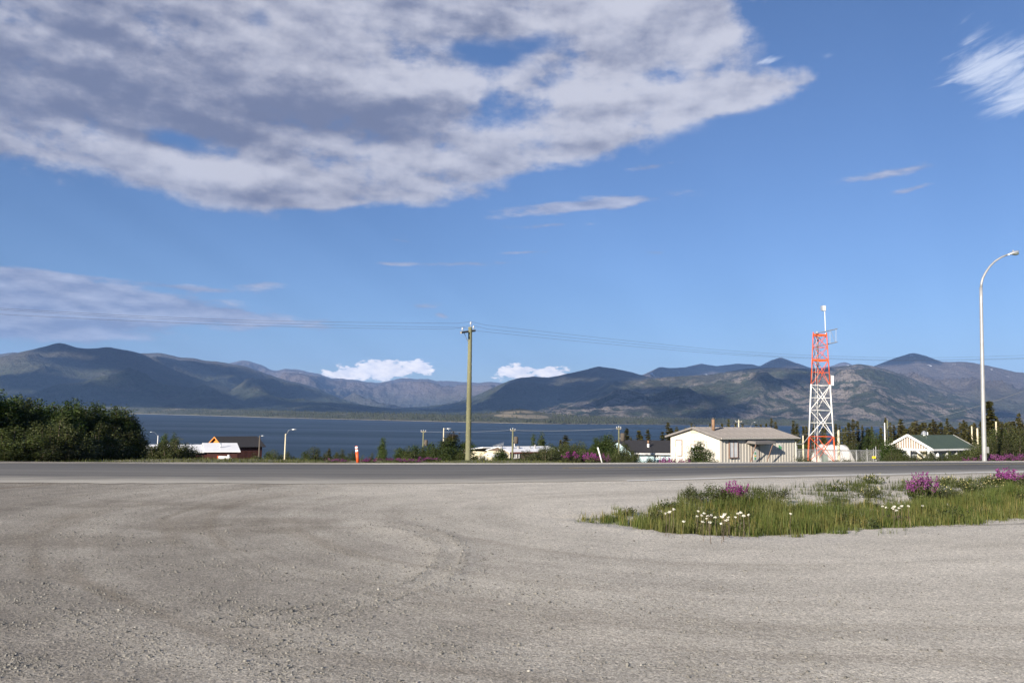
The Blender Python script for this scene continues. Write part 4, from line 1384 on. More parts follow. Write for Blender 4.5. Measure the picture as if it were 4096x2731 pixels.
on_lot_shrub(SHRUB[0], 'low willow shrub left of the fireweed in the grass island', 2850, 2012, 190, 0.46)
on_lot_shrub(SHRUB[1], 'low willow shrub right of the fireweed in the grass island', 3070, 2012, 200, 0.44)
on_lot_shrub(SHRUB[3], 'thin twiggy shrub at the left end of the willow pair on the island', 2765, 2005, 100, 0.38)
on_lot_shrub(SHRUB[2], 'dull green herb clump right of the tall fireweed clump', 3790, 1995, 190, 0.30)
on_lot_shrub(SHRUB[3], 'low leafy clump in the middle of the grass island', 3350, 2012, 110, 0.22)

# ------------------------------------------------------------------ trees and bushes
# dense stand at the left
left_tops = [(-70, 1560, 33, 150), (8, 1565, 34, 120), (54, 1586, 35, 90), (79, 1588, 39, 90), (110, 1601, 35, 80), (128, 1599, 40, 90), (150, 1601, 36, 90), (184, 1622, 41, 90),
             (219, 1614, 42, 90), (245, 1632, 38, 85), (268, 1606, 41, 85), (293, 1600, 43, 85), (311, 1619, 42, 85), (344, 1632, 43, 90), (385, 1616, 44, 95), (408, 1624, 46, 95),
             (434, 1655, 45, 90), (474, 1627, 46, 95), (505, 1634, 46, 90), (525, 1665, 46, 70), (542, 1690, 47, 60), (553, 1750, 46, 50)]
plants(left_tops, POPLAR, 'poplar_tree', 'dark green poplar in the dense stand at the left edge', 'tree', 'poplars in the left stand')
plants([(60, 1705, 31, 190), (225, 1668, 33, 150), (345, 1745, 37, 150), (425, 1740, 39, 130), (110, 1770, 30.5, 190), (190, 1775, 31, 130), (500, 1740, 43, 110), (20, 1770, 30, 140),
        (290, 1760, 34, 150), (150, 1690, 34, 140), (400, 1690, 42, 150), (480, 1700, 43, 120)], ROUND, 'willow_bush',
       'willow bush in front of the poplars at the left edge', 'shrub', 'bushes before the left stand')
plant(ROUND[1], 'willow_bush', 'round willow bush in front of the long white roof', 'shrub', 690, 1752, 54, 140)
plant(ROUND[0], 'willow_bush', 'middle willow bush of the round clump before the white roof', 'shrub', 668, 1760, 55, 120)
plant(ROUND[4], 'willow_bush', 'right flank of the round willow clump before the white roof', 'shrub', 740, 1788, 53, 90)
plant(ROUND[3], 'willow_bush', 'lower willow bush against the left flank of the round bush by the white roof', 'shrub', 628, 1785, 54, 90)
plants([(662, 1735, 59, 34), (696, 1733, 59, 34), (650, 1745, 60, 40)], POPLAR, 'poplar_tree', 'young poplar tip rising from the round bush before the white roof', 'tree', 'poplar tips in the round bush')
plants([(1075, 1805, 74, 95), (1105, 1801, 76, 80), (1020, 1815, 72, 70), (1150, 1808, 74, 60), (1225, 1808, 70, 80), (1258, 1786, 72, 75), (1295, 1809, 72, 80), (1320, 1801, 74, 70),
        (1368, 1799, 72, 60), (1395, 1813, 72, 60), (1412, 1805, 74, 50), (1445, 1821, 72, 45)], ROUND, 'willow_bush', 'low bush along the bluff before the lake, left of the orange post', 'shrub', 'bushes on the bluff')
plant(SPRUCE[0], 'spruce_tree', 'small dark spruce among the low bushes on the bluff', 'tree', 1317, 1793, 73, 22)
plant(POPLAR[2], 'poplar_tree', 'single narrow poplar standing right of the orange post', 'tree', 1530, 1752, 66, 40)
plant(ROUND[2], 'willow_bush', 'thin greyish bush beside the single narrow poplar', 'shrub', 1492, 1812, 68, 50)
plants([(1600, 1792, 74, 70), (1630, 1786, 75, 60), (1660, 1782, 76, 70), (1690, 1785, 74, 65), (1720, 1783, 75, 70), (1745, 1800, 74, 60), (1612, 1800, 72, 60)], POPLAR, 'poplar_tree', 'young poplar in the low row left of the tall power pole', 'tree', 'low poplar row')
plant(BROWNTOP[0], 'poplar_tree', 'largest tree left of the tall power pole, with a brownish top', 'tree', 1805, 1730, 63, 120)
plants([(1765, 1765, 62, 60), (1845, 1800, 63, 60), (1780, 1790, 60, 80), (1830, 1795, 61, 70)], POPLAR, 'poplar_tree', 'poplar clustered against the brown-topped tree by the power pole', 'tree', 'poplars around the brown-topped tree')
plants([(1900, 1825, 62, 40), (1920, 1812, 62, 40)], ROUND, 'willow_bush', 'small dark bush just right of the tall power pole', 'shrub', 'bushes right of the power pole')
plant(POPLAR[1], 'poplar_tree', 'dense green poplar bush hiding the left end of the trailer', 'tree', 2000, 1795, 62, 66)
plant(POPLAR[3], 'poplar_tree', 'narrow young poplar tip beside the trailer gutter', 'tree', 2009, 1798, 64, 26)
plants([(2110, 1800, 66, 70), (2130, 1815, 62, 70), (2165, 1795, 64, 80), (2205, 1778, 66, 90), (2185, 1785, 62, 90), (2225, 1785, 70, 90)], ROUND, 'willow_bush', 'brownish willow bush in front of the trailer', 'shrub', 'bushes before the trailer')
plants([(2135, 1738, 118, 34), (2165, 1732, 118, 40)], POPLAR, 'poplar_tree', 'tall poplar behind the trailer roof', 'tree', 'poplars behind the trailer')
plant(SPRUCE[1], 'spruce_tree', 'spruce rising from the bushes right of the trailer', 'tree', 2262, 1740, 100, 42)
plant(SPRUCE[2], 'spruce_tree', 'short spruce top left of the spruce beside the trailer', 'tree', 2243, 1758, 102, 26)
plants([(2270, 1769, 80, 90), (2305, 1766, 78, 90), (2340, 1774, 76, 90), (2375, 1780, 72, 80), (2315, 1784, 68, 100), (2280, 1794, 66, 100), (2350, 1794, 66, 90)], ROUND, 'willow_bush', 'bush in the thick hedge between trailer and blue house', 'shrub', 'hedge between trailer and blue house')
plants([(2385, 1752, 76, 45), (2405, 1748, 74, 45), (2425, 1742, 72, 50), (2443, 1735, 72, 52), (2395, 1765, 70, 60), (2450, 1770, 68, 60)], POPLAR, 'poplar_tree', 'poplar left of the small power pole by the blue house', 'tree', 'poplars by the small power pole')
plants([(2495, 1770, 72, 60), (2515, 1785, 70, 60), (2500, 1805, 64, 70), (2530, 1810, 66, 50), (2470, 1815, 64, 60), (2440, 1820, 62, 60)], ROUND, 'willow_bush', 'bush at the shaded left end of the blue house', 'shrub', 'bushes at the blue house')
plants([(2590, 1830, 56, 40), (2608, 1822, 57, 30), (2680, 1826, 53, 60), (2660, 1832, 52, 50), (2745, 1835, 48, 60), (2770, 1828, 47, 50), (2850, 1832, 46, 50)], SHRUB, 'willow_bush', 'low shrub at the foot of the blue and beige buildings', 'shrub', 'low shrubs before the buildings')
plant(POPLAR[4], 'poplar_tree', 'small round-leaved poplar in front of the beige building', 'tree', 2803, 1768, 56, 72)
near_spruce = [(2507, 1712, 125, 34), (2523, 1748, 122, 20), (2555, 1720, 120, 42), (2566, 1740, 122, 30), (2592, 1715, 120, 32), (2650, 1727, 130, 34), (2672, 1688, 134, 30), (2684, 1712, 128, 36),
               (2707, 1707, 130, 28), (2742, 1710, 135, 22)]
plants(near_spruce, SPRUCE, 'spruce_tree', 'brownish spruce standing before the lake behind the blue house', 'tree', 'spruces behind the blue house')
behind = [(2766, 1692, 170, 20), (2778, 1701, 170, 20), (2840, 1690, 175, 20), (2888, 1690, 175, 20), (2903, 1703, 172, 20), (2914, 1678, 180, 26), (2942, 1692, 175, 18), (2970, 1695, 178, 24), (3025, 1697, 172, 26), (3043, 1696, 172, 26), (3065, 1690, 176, 18),
          (3085, 1670, 180, 22), (3102, 1687, 176, 26)]
plants(behind, SPRUCE, 'spruce_tree', 'spruce top showing above the beige building roof', 'tree', 'spruces behind the beige building')
r2 = random.Random(77)
wood = [(3173, 1683, 150, 24), (3187, 1695, 145, 30), (3213, 1703, 150, 26), (3225, 1700, 160, 22), (3252, 1682, 150, 22), (3300, 1700, 170, 22), (3290, 1710, 150, 26), (3343, 1696, 160, 24), (3358, 1700, 170, 20), (3372, 1712, 160, 24), (3382, 1704, 170, 20),
        (3395, 1688, 150, 28), (3412, 1678, 150, 30), (3430, 1682, 155, 24), (3449, 1700, 160, 18), (3470, 1710, 150, 28), (3487, 1703, 165, 22), (3523, 1705, 160, 24), (3541, 1667, 165, 24), (3560, 1690, 160, 26), (3575, 1698, 165, 26), (3595, 1690, 165, 20)]
plants(wood, SPRUCE, 'spruce_tree', 'slender spruce in the wood behind the lattice tower', 'tree', 'spruces behind the tower')
wood2 = []
for i in range(62):
    px = 3600 + i * 9.2 + r2.uniform(-5, 5)
    wood2.append((px, r2.uniform(1684, 1712) if i % 7 else r2.uniform(1672, 1686), r2.uniform(150, 215), r2.uniform(22, 38)))
for i in range(22):
    wood2.append((3590 + i * 26 + r2.uniform(-8, 8), r2.uniform(1722, 1752), r2.uniform(112, 140), r2.uniform(34, 52)))
plants(wood2, SPRUCE, 'spruce_tree', 'spruce in the dense wood behind the green-roofed building', 'tree', 'spruces behind the green roof')
for i in range(16):
    px = 3180 + i * 27
    plant(ROUND[i % 5], 'willow_bush', 'bush under the spruces behind the fenced tower', 'shrub', px, r2.uniform(1752, 1785), r2.uniform(112, 135), 60, 'bushes behind the tower')
plant(SPRUCE[3], 'spruce_tree', 'tall ragged spruce right behind the tall street lamp', 'tree', 3957, 1600, 84, 60)
plant(SPRUCE[5], 'spruce_tree', 'single spruce top at the right edge of the picture', 'tree', 4075, 1655, 92, 36)
plant(SPRUCE[6], 'spruce_tree', 'small dark spruce top right of the street lamp', 'tree', 3985, 1668, 88, 34)
plants([(3990, 1710, 55, 110), (4040, 1700, 55, 120), (4085, 1715, 54, 110), (4130, 1700, 55, 120), (3965, 1750, 53, 80), (4020, 1740, 52, 110), (4070, 1760, 51, 110)], ROUND, 'willow_bush',
       'big dark green bush right of the tall street lamp', 'shrub', 'big bushes right of the street lamp')
plants([(3905, 1765, 66, 60), (3880, 1790, 64, 70), (3915, 1800, 58, 60), (3895, 1815, 57, 60)], ROUND, 'willow_bush', 'bush between the green-roofed building and the street lamp', 'shrub', 'bushes left of the street lamp')
plants([(3590, 1788, 69, 60), (3570, 1798, 67, 50), (3620, 1806, 67, 60), (3660, 1814, 65, 60), (3700, 1803, 67, 70), (3725, 1810, 65, 60), (3760, 1816, 64, 60), (3800, 1803, 66, 60), (3840, 1806, 65, 70), (3865, 1800, 66, 60), (3820, 1820, 63, 60)], ROUND,
       'willow_bush', 'low bush in front of the green-roofed building', 'shrub', 'bushes before the green-roofed building')
plants([(3480, 1716, 98, 60), (3500, 1735, 96, 60), (3462, 1742, 100, 50)], POPLAR, 'poplar_tree', 'leafy poplar behind the fence gate', 'tree', 'poplars behind the fence gate')
plants([(3205, 1822, 57, 60), (3225, 1835, 52, 50), (3340, 1836, 52, 60), (3375, 1834, 52, 60), (3405, 1836, 52, 60), (3440, 1832, 53, 50), (3310, 1838, 51, 50), (3540, 1830, 56, 60)], SHRUB,
       'willow_bush', 'low scrubby bush along the foot of the chain-link fence', 'shrub', 'scrub along the fence')

plants([(3562, 1752, 72, 40), (3540, 1764, 71, 44), (3582, 1775, 70, 40), (3605, 1792, 69, 40)], POPLAR, 'poplar_tree', 'poplar hiding the left half of the white slatted gable', 'tree', 'poplars at the slatted gable')

plants([(30, 1600, 42, 90), (95, 1612, 44, 90), (165, 1625, 44, 90), (205, 1640, 44, 90), (255, 1640, 46, 85), (330, 1640, 46, 85), (365, 1640, 47, 85), (420, 1650, 47, 85), (455, 1645, 48, 85), (490, 1650, 48, 80), (515, 1690, 44, 70), (530, 1720, 44, 70)],
       POPLAR, 'poplar_tree', 'poplar in the back rank of the stand at the left edge', 'tree', 'back rank of the left stand')
plants([(1895, 1818, 72, 40), (1925, 1822, 70, 40), (1950, 1832, 66, 50), (1975, 1828, 66, 40), (2050, 1836, 64, 60), (2085, 1834, 64, 60)], ROUND, 'willow_bush', 'low bush between the tall power pole and the trailer windows', 'shrub', 'low bushes before the trailer left half')
plants([(2240, 1782, 84, 60), (2270, 1790, 70, 60), (2330, 1805, 68, 70), (2365, 1808, 66, 60), (2400, 1800, 66, 60), (2430, 1808, 64, 50), (2455, 1796, 66, 50)], ROUND, 'willow_bush', 'thick low bush left of the small power pole by the blue house', 'shrub', 'thick bushes left of the blue house pole')
plants([(1625, 1805, 70, 60), (1665, 1800, 70, 60), (1710, 1802, 70, 60), (1755, 1800, 66, 60), (1790, 1810, 60, 60), (1840, 1808, 60, 60)], ROUND, 'willow_bush', 'low leafy bush under the poplar row left of the power pole', 'shrub', 'bushes under the poplar row')


# ------------------------------------------------------------------ placing on facades
def local_hit(root, px, py, axis, val):
    """where the sight line meets a plane of a building, in the building's own axes"""
    inv = root.matrix_world.inverted()
    o = inv @ Vector((0, 0, EYE))
    d = inv.to_3x3() @ ray(px, py)
    k = (val - o[axis]) / d[axis]
    return o + d * k


def gable_house(root, L, W, eave, ridge, wall_m, roof_m, over=0.35, thick=0.12, gable_m=None, base=-0.6, name_wall='wall'):
    """walls with gable ends at x=0 and x=L, ridge along x"""
    b = MB()
    b.box(0, L, 0, W, base, eave)
    b.build(name_wall, wall_m, root)
    for x in (0.0, L):
        g = MB()
        x0, x1 = (x, x + 0.12) if x == 0 else (x - 0.12, x)
        g.add([(x0, 0, eave), (x0, W, eave), (x0, W / 2, ridge - 0.02), (x1, 0, eave), (x1, W, eave), (x1, W / 2, ridge - 0.02)],
              [(0, 2, 1), (3, 4, 5), (0, 1, 4, 3), (1, 2, 5, 4), (2, 0, 3, 5)])
        g.build('gable', gable_m or wall_m, root)
    sl = (ridge - eave) / (W / 2)
    roofs = []
    for sgn in (0, 1):
        y0, y1 = (-over, W / 2) if sgn == 0 else (W + over, W / 2)
        z0 = eave - sl * over
        r = MB()
        a = [(-over, y0, z0), (L + over, y0, z0), (L + over, y1, ridge), (-over, y1, ridge)]
        if sgn:
            a = [a[1], a[0], a[3], a[2]]
        up = Vector((0, 0, thick))
        r.hexa([Vector(q) + Vector((0, 0, 0.012)) for q in a], [Vector(q) + up for q in a])
        roofs.append(r.build('roof', roof_m, root))
    return roofs, sl


def window(root, x0, x1, z0, z1, frame_m, pane_m, y=-0.02, fr=0.06, split=1, axis='y'):
    """framed window standing proud of a wall; axis y: on the front wall, axis x: on the end wall"""
    def bx(m, a0, a1, c0, c1, d0, d1):
        if axis == 'y':
            m.box(a0, a1, c0, c1, d0, d1)
        else:
            m.box(c0, c1, a0, a1, d0, d1)
    f = MB()
    w_ = MB()
    bx(f, x0, x1, y - 0.05, y + 0.04, z1 - fr, z1)
    bx(f, x0, x1, y - 0.07, y + 0.04, z0, z0 + fr)
    bx(f, x0, x0 + fr, y - 0.05, y + 0.04, z0 + fr, z1 - fr)
    bx(f, x1 - fr, x1, y - 0.05, y + 0.04, z0 + fr, z1 - fr)
    n = split
    o = f.build('window', frame_m, root)
    wd = (x1 - x0 - 2 * fr - (n - 1) * 0.05) / n
    for i in range(n):
        a = x0 + fr + i * (wd + 0.05)
        g = MB()
        bx(g, a, a + wd, y - 0.015, y + 0.02, z0 + fr, z1 - fr)
        g.build('pane', pane_m, o)
        if i < n - 1:
            q = MB()
            bx(q, a + wd, a + wd + 0.05, y - 0.04, y + 0.03, z0 + fr, z1 - fr)
            q.build('mullion', frame_m, o)
    return o


# ------------------------------------------------------------------ beige metal building
A = R(38)
corner = at(2880, 1800, 65.0)
HB = -2.62
house = thing('metal_building', 'cream metal-clad building with low gable roof beside the road', 'building', (corner.x, 65.0, HB), A)
bpy.context.view_layer.update()
Lh, Wh, EV, RG = 10.2, 5.05, 2.86, 3.56
wl_ = MB().box(0, Lh, 0, Wh, -0.5, EV).build('wall', M['cream'], house)
# ribbed cladding sheets along the front, each with two ribs
nsh = 13
sw = Lh / nsh
sh = MB()
sh.box(0.004, sw - 0.004, -0.022, -0.002, -0.4, EV - 0.06)
for xr in (0.12, 0.52):
    sh.hexa([(xr, -0.046, -0.4), (xr + 0.12, -0.046, -0.4), (xr + 0.17, -0.022, -0.4), (xr - 0.05, -0.022, -0.4)],
            [(xr, -0.046, EV - 0.06), (xr + 0.12, -0.046, EV - 0.06), (xr + 0.17, -0.022, EV - 0.06), (xr - 0.05, -0.022, EV - 0.06)])
sheet = sh.mesh('wall_sheet', M['cream'])
for i in range(nsh):
    link('wall_sheet', sheet, house, (i * sw, 0, 0))
# grooved boards on the gable end
ng = 16
gw = Wh / ng
gb = MB().box(-0.018, -0.002, 0.008, gw - 0.008, -0.4, EV + 0.02)
board = gb.mesh('siding_board', M['cream'])
for i in range(ng):
    link('siding_board', board, house, (0, i * gw, 0))
for x0, x1 in ((-0.03, 0.1), (Lh - 0.1, Lh + 0.03)):
    MB().add([(x0, 0, EV + 0.02), (x0, Wh, EV + 0.02), (x0, Wh / 2, RG), (x1, 0, EV + 0.02), (x1, Wh, EV + 0.02), (x1, Wh / 2, RG)],
             [(0, 2, 1), (3, 4, 5), (0, 1, 4, 3), (1, 2, 5, 4), (2, 0, 3, 5)]).build('gable', M['cream_trim'], house)
MB().box(-0.028, -0.004, Wh / 2 - 0.33, Wh / 2 + 0.33, EV + 0.30, EV + 0.52).build('vent', M['tan_wall'], house).location.x = -0.03
slh = (RG - EV) / (Wh / 2)
ov = 0.32
npan = 12
pw = (Lh + 2 * ov) / npan
rp = MB()
z_e = EV - slh * ov
rp.hexa([(0.004, -ov, z_e + 0.03), (pw - 0.004, -ov, z_e + 0.03), (pw - 0.004, Wh / 2, RG + 0.03), (0.004, Wh / 2, RG + 0.03)],
        [(0.004, -ov, z_e + 0.07), (pw - 0.004, -ov, z_e + 0.07), (pw - 0.004, Wh / 2, RG + 0.07), (0.004, Wh / 2, RG + 0.07)])
for xr in (0.10, 0.40, 0.70):
    rp.hexa([(xr, -ov - 0.02, z_e + 0.07), (xr + 0.09, -ov - 0.02, z_e + 0.07), (xr + 0.09, Wh / 2, RG + 0.07), (xr, Wh / 2, RG + 0.07)],
            [(xr + 0.02, -ov - 0.02, z_e + 0.115), (xr + 0.07, -ov - 0.02, z_e + 0.115), (xr + 0.07, Wh / 2, RG + 0.115), (xr + 0.02, Wh / 2, RG + 0.115)])
pan = rp.mesh('roof_panel', M['roof_tan'])
for i in range(npan):
    link('roof_panel', pan, house, (-ov + i * pw, 0, 0))
    o = link('roof_panel', pan, house)
    o.matrix_local = Matrix.Translation((-ov + (i + 1) * pw, Wh, 0)) @ Matrix.Rotation(math.pi, 4, 'Z')
MB().bar((-ov, -ov - 0.045, z_e + 0.03), (Lh + ov, -ov - 0.045, z_e + 0.03), 0.07, 0.10).build('gutter', M['cream_trim'], house)
MB().tube([(Lh + 0.22, -ov - 0.02, z_e), (Lh + 0.08, -0.06, z_e - 0.28), (Lh + 0.06, -0.06, -0.4)], 0.05, 8).build('downpipe', M['cream_trim'], house)
for s0, s1 in (((-ov - 0.02, -ov, z_e + 0.02), (-ov - 0.02, Wh / 2, RG + 0.02)), ((-ov - 0.02, Wh + ov, z_e + 0.02), (-ov - 0.02, Wh / 2, RG + 0.02))):
    MB().bar(s0, s1, 0.05, 0.15).build('bargeboard', M['roof_tan'], house)
# chimney pipe
q = local_hit(house, 2853, 1715, 1, Wh / 2 - 0.9)
ch = MB().tube([(q.x, q.y, RG - 0.35), (q.x, q.y, RG + 0.72)], 0.13, 12).build('chimney', M['rust'], house, True)
MB().tube([(q.x, q.y, RG + 0.74), (q.x, q.y, RG + 0.86)], [0.16, 0.06], 12).build('chimney_cap', M['wood_dark'], ch)
# front window
a0, a1 = local_hit(house, 2915, 1764, 1, -0.06), local_hit(house, 2951, 1831, 1, -0.06)
window(house, a0.x, a1.x, a1.z, a0.z, M['brown_trim'], M['curtain'], y=-0.08, fr=0.07, split=2)
# boarded end windows
b0, b1 = local_hit(house, 2704, 1758, 0, -0.03), local_hit(house, 2729, 1823, 0, -0.03)
window(house, min(b0.y, b1.y), max(b0.y, b1.y), b1.z, b0.z, M['brown_trim'], M['curtain'], y=-0.03, fr=0.05, axis='x')
b0, b1 = local_hit(house, 2764, 1776, 0, -0.03), local_hit(house, 2781, 1815, 0, -0.03)
window(house, min(b0.y, b1.y), max(b0.y, b1.y), b1.z, b0.z, M['brown_trim'], M['curtain'], y=-0.03, fr=0.05, axis='x')
# door with notices
d0, d1 = local_hit(house, 3008, 1778, 1, -0.06), local_hit(house, 3035, 1860, 1, -0.06)
door = MB().box(d0.x, d1.x, -0.085, -0.064, -0.4, 2.12).build('door', M['cream_trim'], house)
fr_ = MB()
fr_.box(d0.x - 0.07, d0.x - 0.005, -0.10, -0.05, -0.4, 2.19).box(d1.x + 0.005, d1.x + 0.07, -0.10, -0.05, -0.4, 2.19).box(d0.x - 0.005, d1.x + 0.005, -0.10, -0.05, 2.125, 2.19)
fr_.build('frame', M['brown_trim'], door)
dw = d1.x - d0.x
MB().box(d0.x + 0.16 * dw, d0.x + 0.62 * dw, -0.10, -0.087, 1.02, 1.80).build('pane', M['curtain'], door)
MB().box(d0.x + 0.28 * dw, d0.x + 0.50 * dw, -0.112, -0.102, 1.06, 1.25).build('notice', M['green_sign'], door)
MB().box(d0.x + 0.26 * dw, d0.x + 0.54 * dw, -0.112, -0.102, 1.30, 1.40).build('notice', M['yellow'], door)
MB().box(d0.x + 0.30 * dw, d0.x + 0.52 * dw, -0.112, -0.102, 1.50, 1.66).build('notice', M['green_sign'], door)
MB().tube([(d1.x - 0.10, -0.09, 0.95), (d1.x - 0.10, -0.15, 0.95)], 0.03, 8).build('handle', M['steel'], door)
# green and white sign on the wall
s0, s1 = local_hit(house, 3112, 1774, 1, -0.07), local_hit(house, 3127, 1797, 1, -0.07)
sg = MB().box(s0.x, s1.x, -0.085, -0.064, s1.z, s0.z).build('sign', M['white'], house)
zs, ws = s0.z - s1.z, s1.x - s0.x
MB().add([(s0.x + 0.04, -0.088, s1.z + 0.03), (s1.x - 0.04, -0.088, s1.z + 0.03), (s1.x - 0.04, -0.088, s1.z + zs * 0.45), (s0.x + ws * 0.55, -0.088, s1.z + zs * 0.62), (s0.x + 0.04, -0.088, s1.z + zs * 0.9)],
         [(0, 1, 2, 3, 4)]).build('emblem', M['green_sign'], sg)
# awning: flat slab on two slanted struts
c0 = local_hit(house, 2984, 1765, 1, -0.06)
ax0, ax1, ad = c0.x, c0.x + 2.75, 0.98
aw = MB().hexa([(ax0, -0.07, 2.42), (ax0, -ad, 2.36), (ax1, -ad, 2.36), (ax1, -0.07, 2.42)][::-1], [(ax0, -0.07, 2.62), (ax0, -ad, 2.56), (ax1, -ad, 2.56), (ax1, -0.07, 2.62)][::-1])
aw.build('awning', M['roof_tan'], house)
for xs_ in (ax0 + 0.12, ax1 - 0.35):
    MB().bar((xs_, -0.07, 0.15), (xs_ + 0.02, -ad + 0.06, 2.36), 0.06, 0.06).build('strut', M['brown_trim'], house)

# ------------------------------------------------------------------ lattice tower
TD = 80.0
tl, tr_ = at(3232, 1845, TD), at(3345, 1845, TD)
TB = tz((tl.x + tr_.x) / 2, TD)
side_b = (tr_.x - tl.x)
ttop = at(3253, 1328, TD)
ttop_r = at(3310, 1328, TD)
tower = thing('lattice_tower', 'orange and white steel lattice tower with three legs inside the fence', 'tower', ((tl.x + tr_.x) / 2, TD, TB), 0)
bpy.context.view_layer.update()
zt = ttop.z - TB


def zpx(py, px=3245):
    return at(px, py, TD).z - TB


cx_top = (ttop.x + ttop_r.x) / 2 - (tl.x + tr_.x) / 2
z_ref = zpx(1845)


def leg_pt(k, z):
    f = (z - z_ref) / (zt - z_ref)
    half = side_b / 2 * (1 - f) + (ttop_r.x - ttop.x) / 2 * f
    cx = cx_top * f
    if k == 0:
        return Vector((cx - half, 0, z))
    if k == 1:
        return Vector((cx + half, 0.25, z))
    return Vector((cx + 0.28 * half, half * 1.73, z))


segs = [(-0.3, zpx(1745), 'orange'), (zpx(1745), zpx(1536), 'white'), (zpx(1536), zt, 'orange')]
for k in range(3):
    for (z0, z1, cm) in segs:
        r = 0.070 if z0 < zpx(1560) else 0.050
        MB().tube([leg_pt(k, z0), leg_pt(k, z1)], r, 10).build('leg', M[cm], tower, True)
lev = [zpx(v) for v in (1850, 1798, 1745, 1690, 1640, 1590, 1540, 1488, 1439, 1387, 1338)]


def colour_at(z):
    return M['white'] if zpx(1743) < z < zpx(1542) else M['orange']


for i, z in enumerate(lev):
    if i == 0:
        continue
    for a_, b_ in ((0, 1), (1, 2), (2, 0)):
        cm = M['orange'] if i in (1, 2, 7, 8, 9, 10) else M['white']
        if i in (8, 10):
            MB().bar(leg_pt(a_, z), leg_pt(b_, z), 0.03, 0.19).build('ring_plate', cm, tower)
        else:
            MB().tube([leg_pt(a_, z), leg_pt(b_, z)], 0.028, 6).build('brace', cm, tower)
for (z0, z1) in [(lev[0], lev[2]), (lev[2], lev[4]), (lev[4], lev[6]), (lev[6], lev[8]), (lev[8], lev[9]), (lev[9], lev[10])]:
    cm = M['white'] if lev[2] - 0.01 <= z0 < lev[6] - 0.01 else M['orange']
    for a_, b_ in ((0, 1), (1, 2), (2, 0)):
        r = 0.034 if z0 < lev[6] else 0.024
        MB().tube([leg_pt(a_, z0), leg_pt(b_, z1)], r, 6).build('brace', cm, tower)
        MB().tube([leg_pt(b_, z0) + Vector((0, 0.05, 0)), leg_pt(a_, z1) + Vector((0, 0.05, 0))], r, 6).build('brace', cm, tower)
# climbing ladder
ld = []
for dxl in (0.0, 0.34):
    p0, p1 = leg_pt(0, 0.2) + Vector((0.55 + dxl, 0.75, 0)), leg_pt(0, zt - 0.1) + Vector((0.10 + dxl, 0.35, 0))
    ld.append((p0, p1))
    MB().tube([p0, p1], 0.022, 6).build('ladder_rail', M['steel'], tower)
for i in range(1, 36):
    f = i / 36
    MB().tube([ld[0][0].lerp(ld[0][1], f), ld[1][0].lerp(ld[1][1], f)], 0.012, 5).build('rung', M['steel'], tower)
cb = leg_pt(2, 0.2) + Vector((0.0, -0.2, 0))
MB().tube([cb, leg_pt(2, zt * 0.98) + Vector((0.0, -0.12, 0))], 0.055, 8).build('cable', M['steel'], tower)
# antennas
mp0, mp1 = at(3302, 1330, TD + 0.6), at(3299, 1246, TD + 0.6)
tinv = tower.matrix_world.inverted()
mast = MB().tube([tinv @ mp0 - Vector((0, 0, 0.6)), tinv @ mp1], 0.035, 8).build('mast', M['white'], tower)
pb0, pb1 = tinv @ at(3281, 1243, TD + 0.6), tinv @ at(3301, 1223, TD + 0.6)
y0 = pb0.y
MB().box(pb0.x + 0.22, pb1.x, y0 - 0.12, y0 + 0.10, pb0.z, pb1.z).build('panel_antenna', M['cream_trim'], tower)
MB().box(pb0.x + 0.14, pb0.x + 0.218, y0 - 0.14, y0 + 0.10, pb0.z + 0.02, pb1.z - 0.02).build('back_plate', M['aluminium'], tower)
for i in range(6):
    zz = pb0.z + 0.03 + i * (pb1.z - pb0.z - 0.06) / 5
    MB().box(pb0.x, pb0.x + 0.14, y0 - 0.02, y0 + 0.02, zz - 0.012, zz + 0.012).build('fin', M['grey_metal'], tower)
f0, f1 = tinv @ at(3263, 1334, TD - 0.1), tinv @ at(3349, 1315, TD + 1.2)
g0, g1 = tinv @ at(3263, 1386, TD - 0.1), tinv @ at(3349, 1368, TD + 1.2)
for a_, b_ in ((f0, f1), (g0, g1)):
    MB().tube([a_, b_], 0.042, 8).build('boom', M['grey_metal'], tower)
for f in (0.66, 0.94):
    MB().tube([f0.lerp(f1, f), g0.lerp(g1, f)], 0.016, 6).build('spreader', M['steel'], tower)
MB().tube([f0.lerp(f1, 0.68), g0.lerp(g1, 0.92)], 0.016, 6).build('spreader', M['steel'], tower)
pa0, pa1 = tinv @ at(3326, 1541, TD + 0.3), tinv @ at(3333, 1502, TD + 0.3)
MB().box(pa0.x, pa1.x, pa0.y - 0.08, pa0.y + 0.05, pa0.z, pa1.z).build('panel_antenna', M['curtain'], tower)
MB().tube([Vector((pa0.x - 0.04, pa0.y, pa0.z - 0.4)), Vector((pa0.x - 0.04, pa0.y, pa1.z + 0.1))], 0.03, 8).build('antenna_pipe', M['steel'], tower)
MB().box(f0.x - 0.02, f0.x + 0.16, f0.y - 0.1, f0.y + 0.1, f0.z + 0.0, f0.z + 0.22).build('lamp', M['aluminium'], tower)
bi = (tinv @ at(3200, 1772, TD - 6))
MB().tube([leg_pt(0, lev[2]), Vector((leg_pt(0, lev[2]).x - 0.75, -0.4, lev[2] - 0.72)), Vector((leg_pt(0, lev[2]).x - 1.7, -0.6, lev[2] - 0.75))], 0.05, 8).build('waveguide', M['grey_metal'], tower)

# ------------------------------------------------------------------ chain-link fence
FH = 1.95


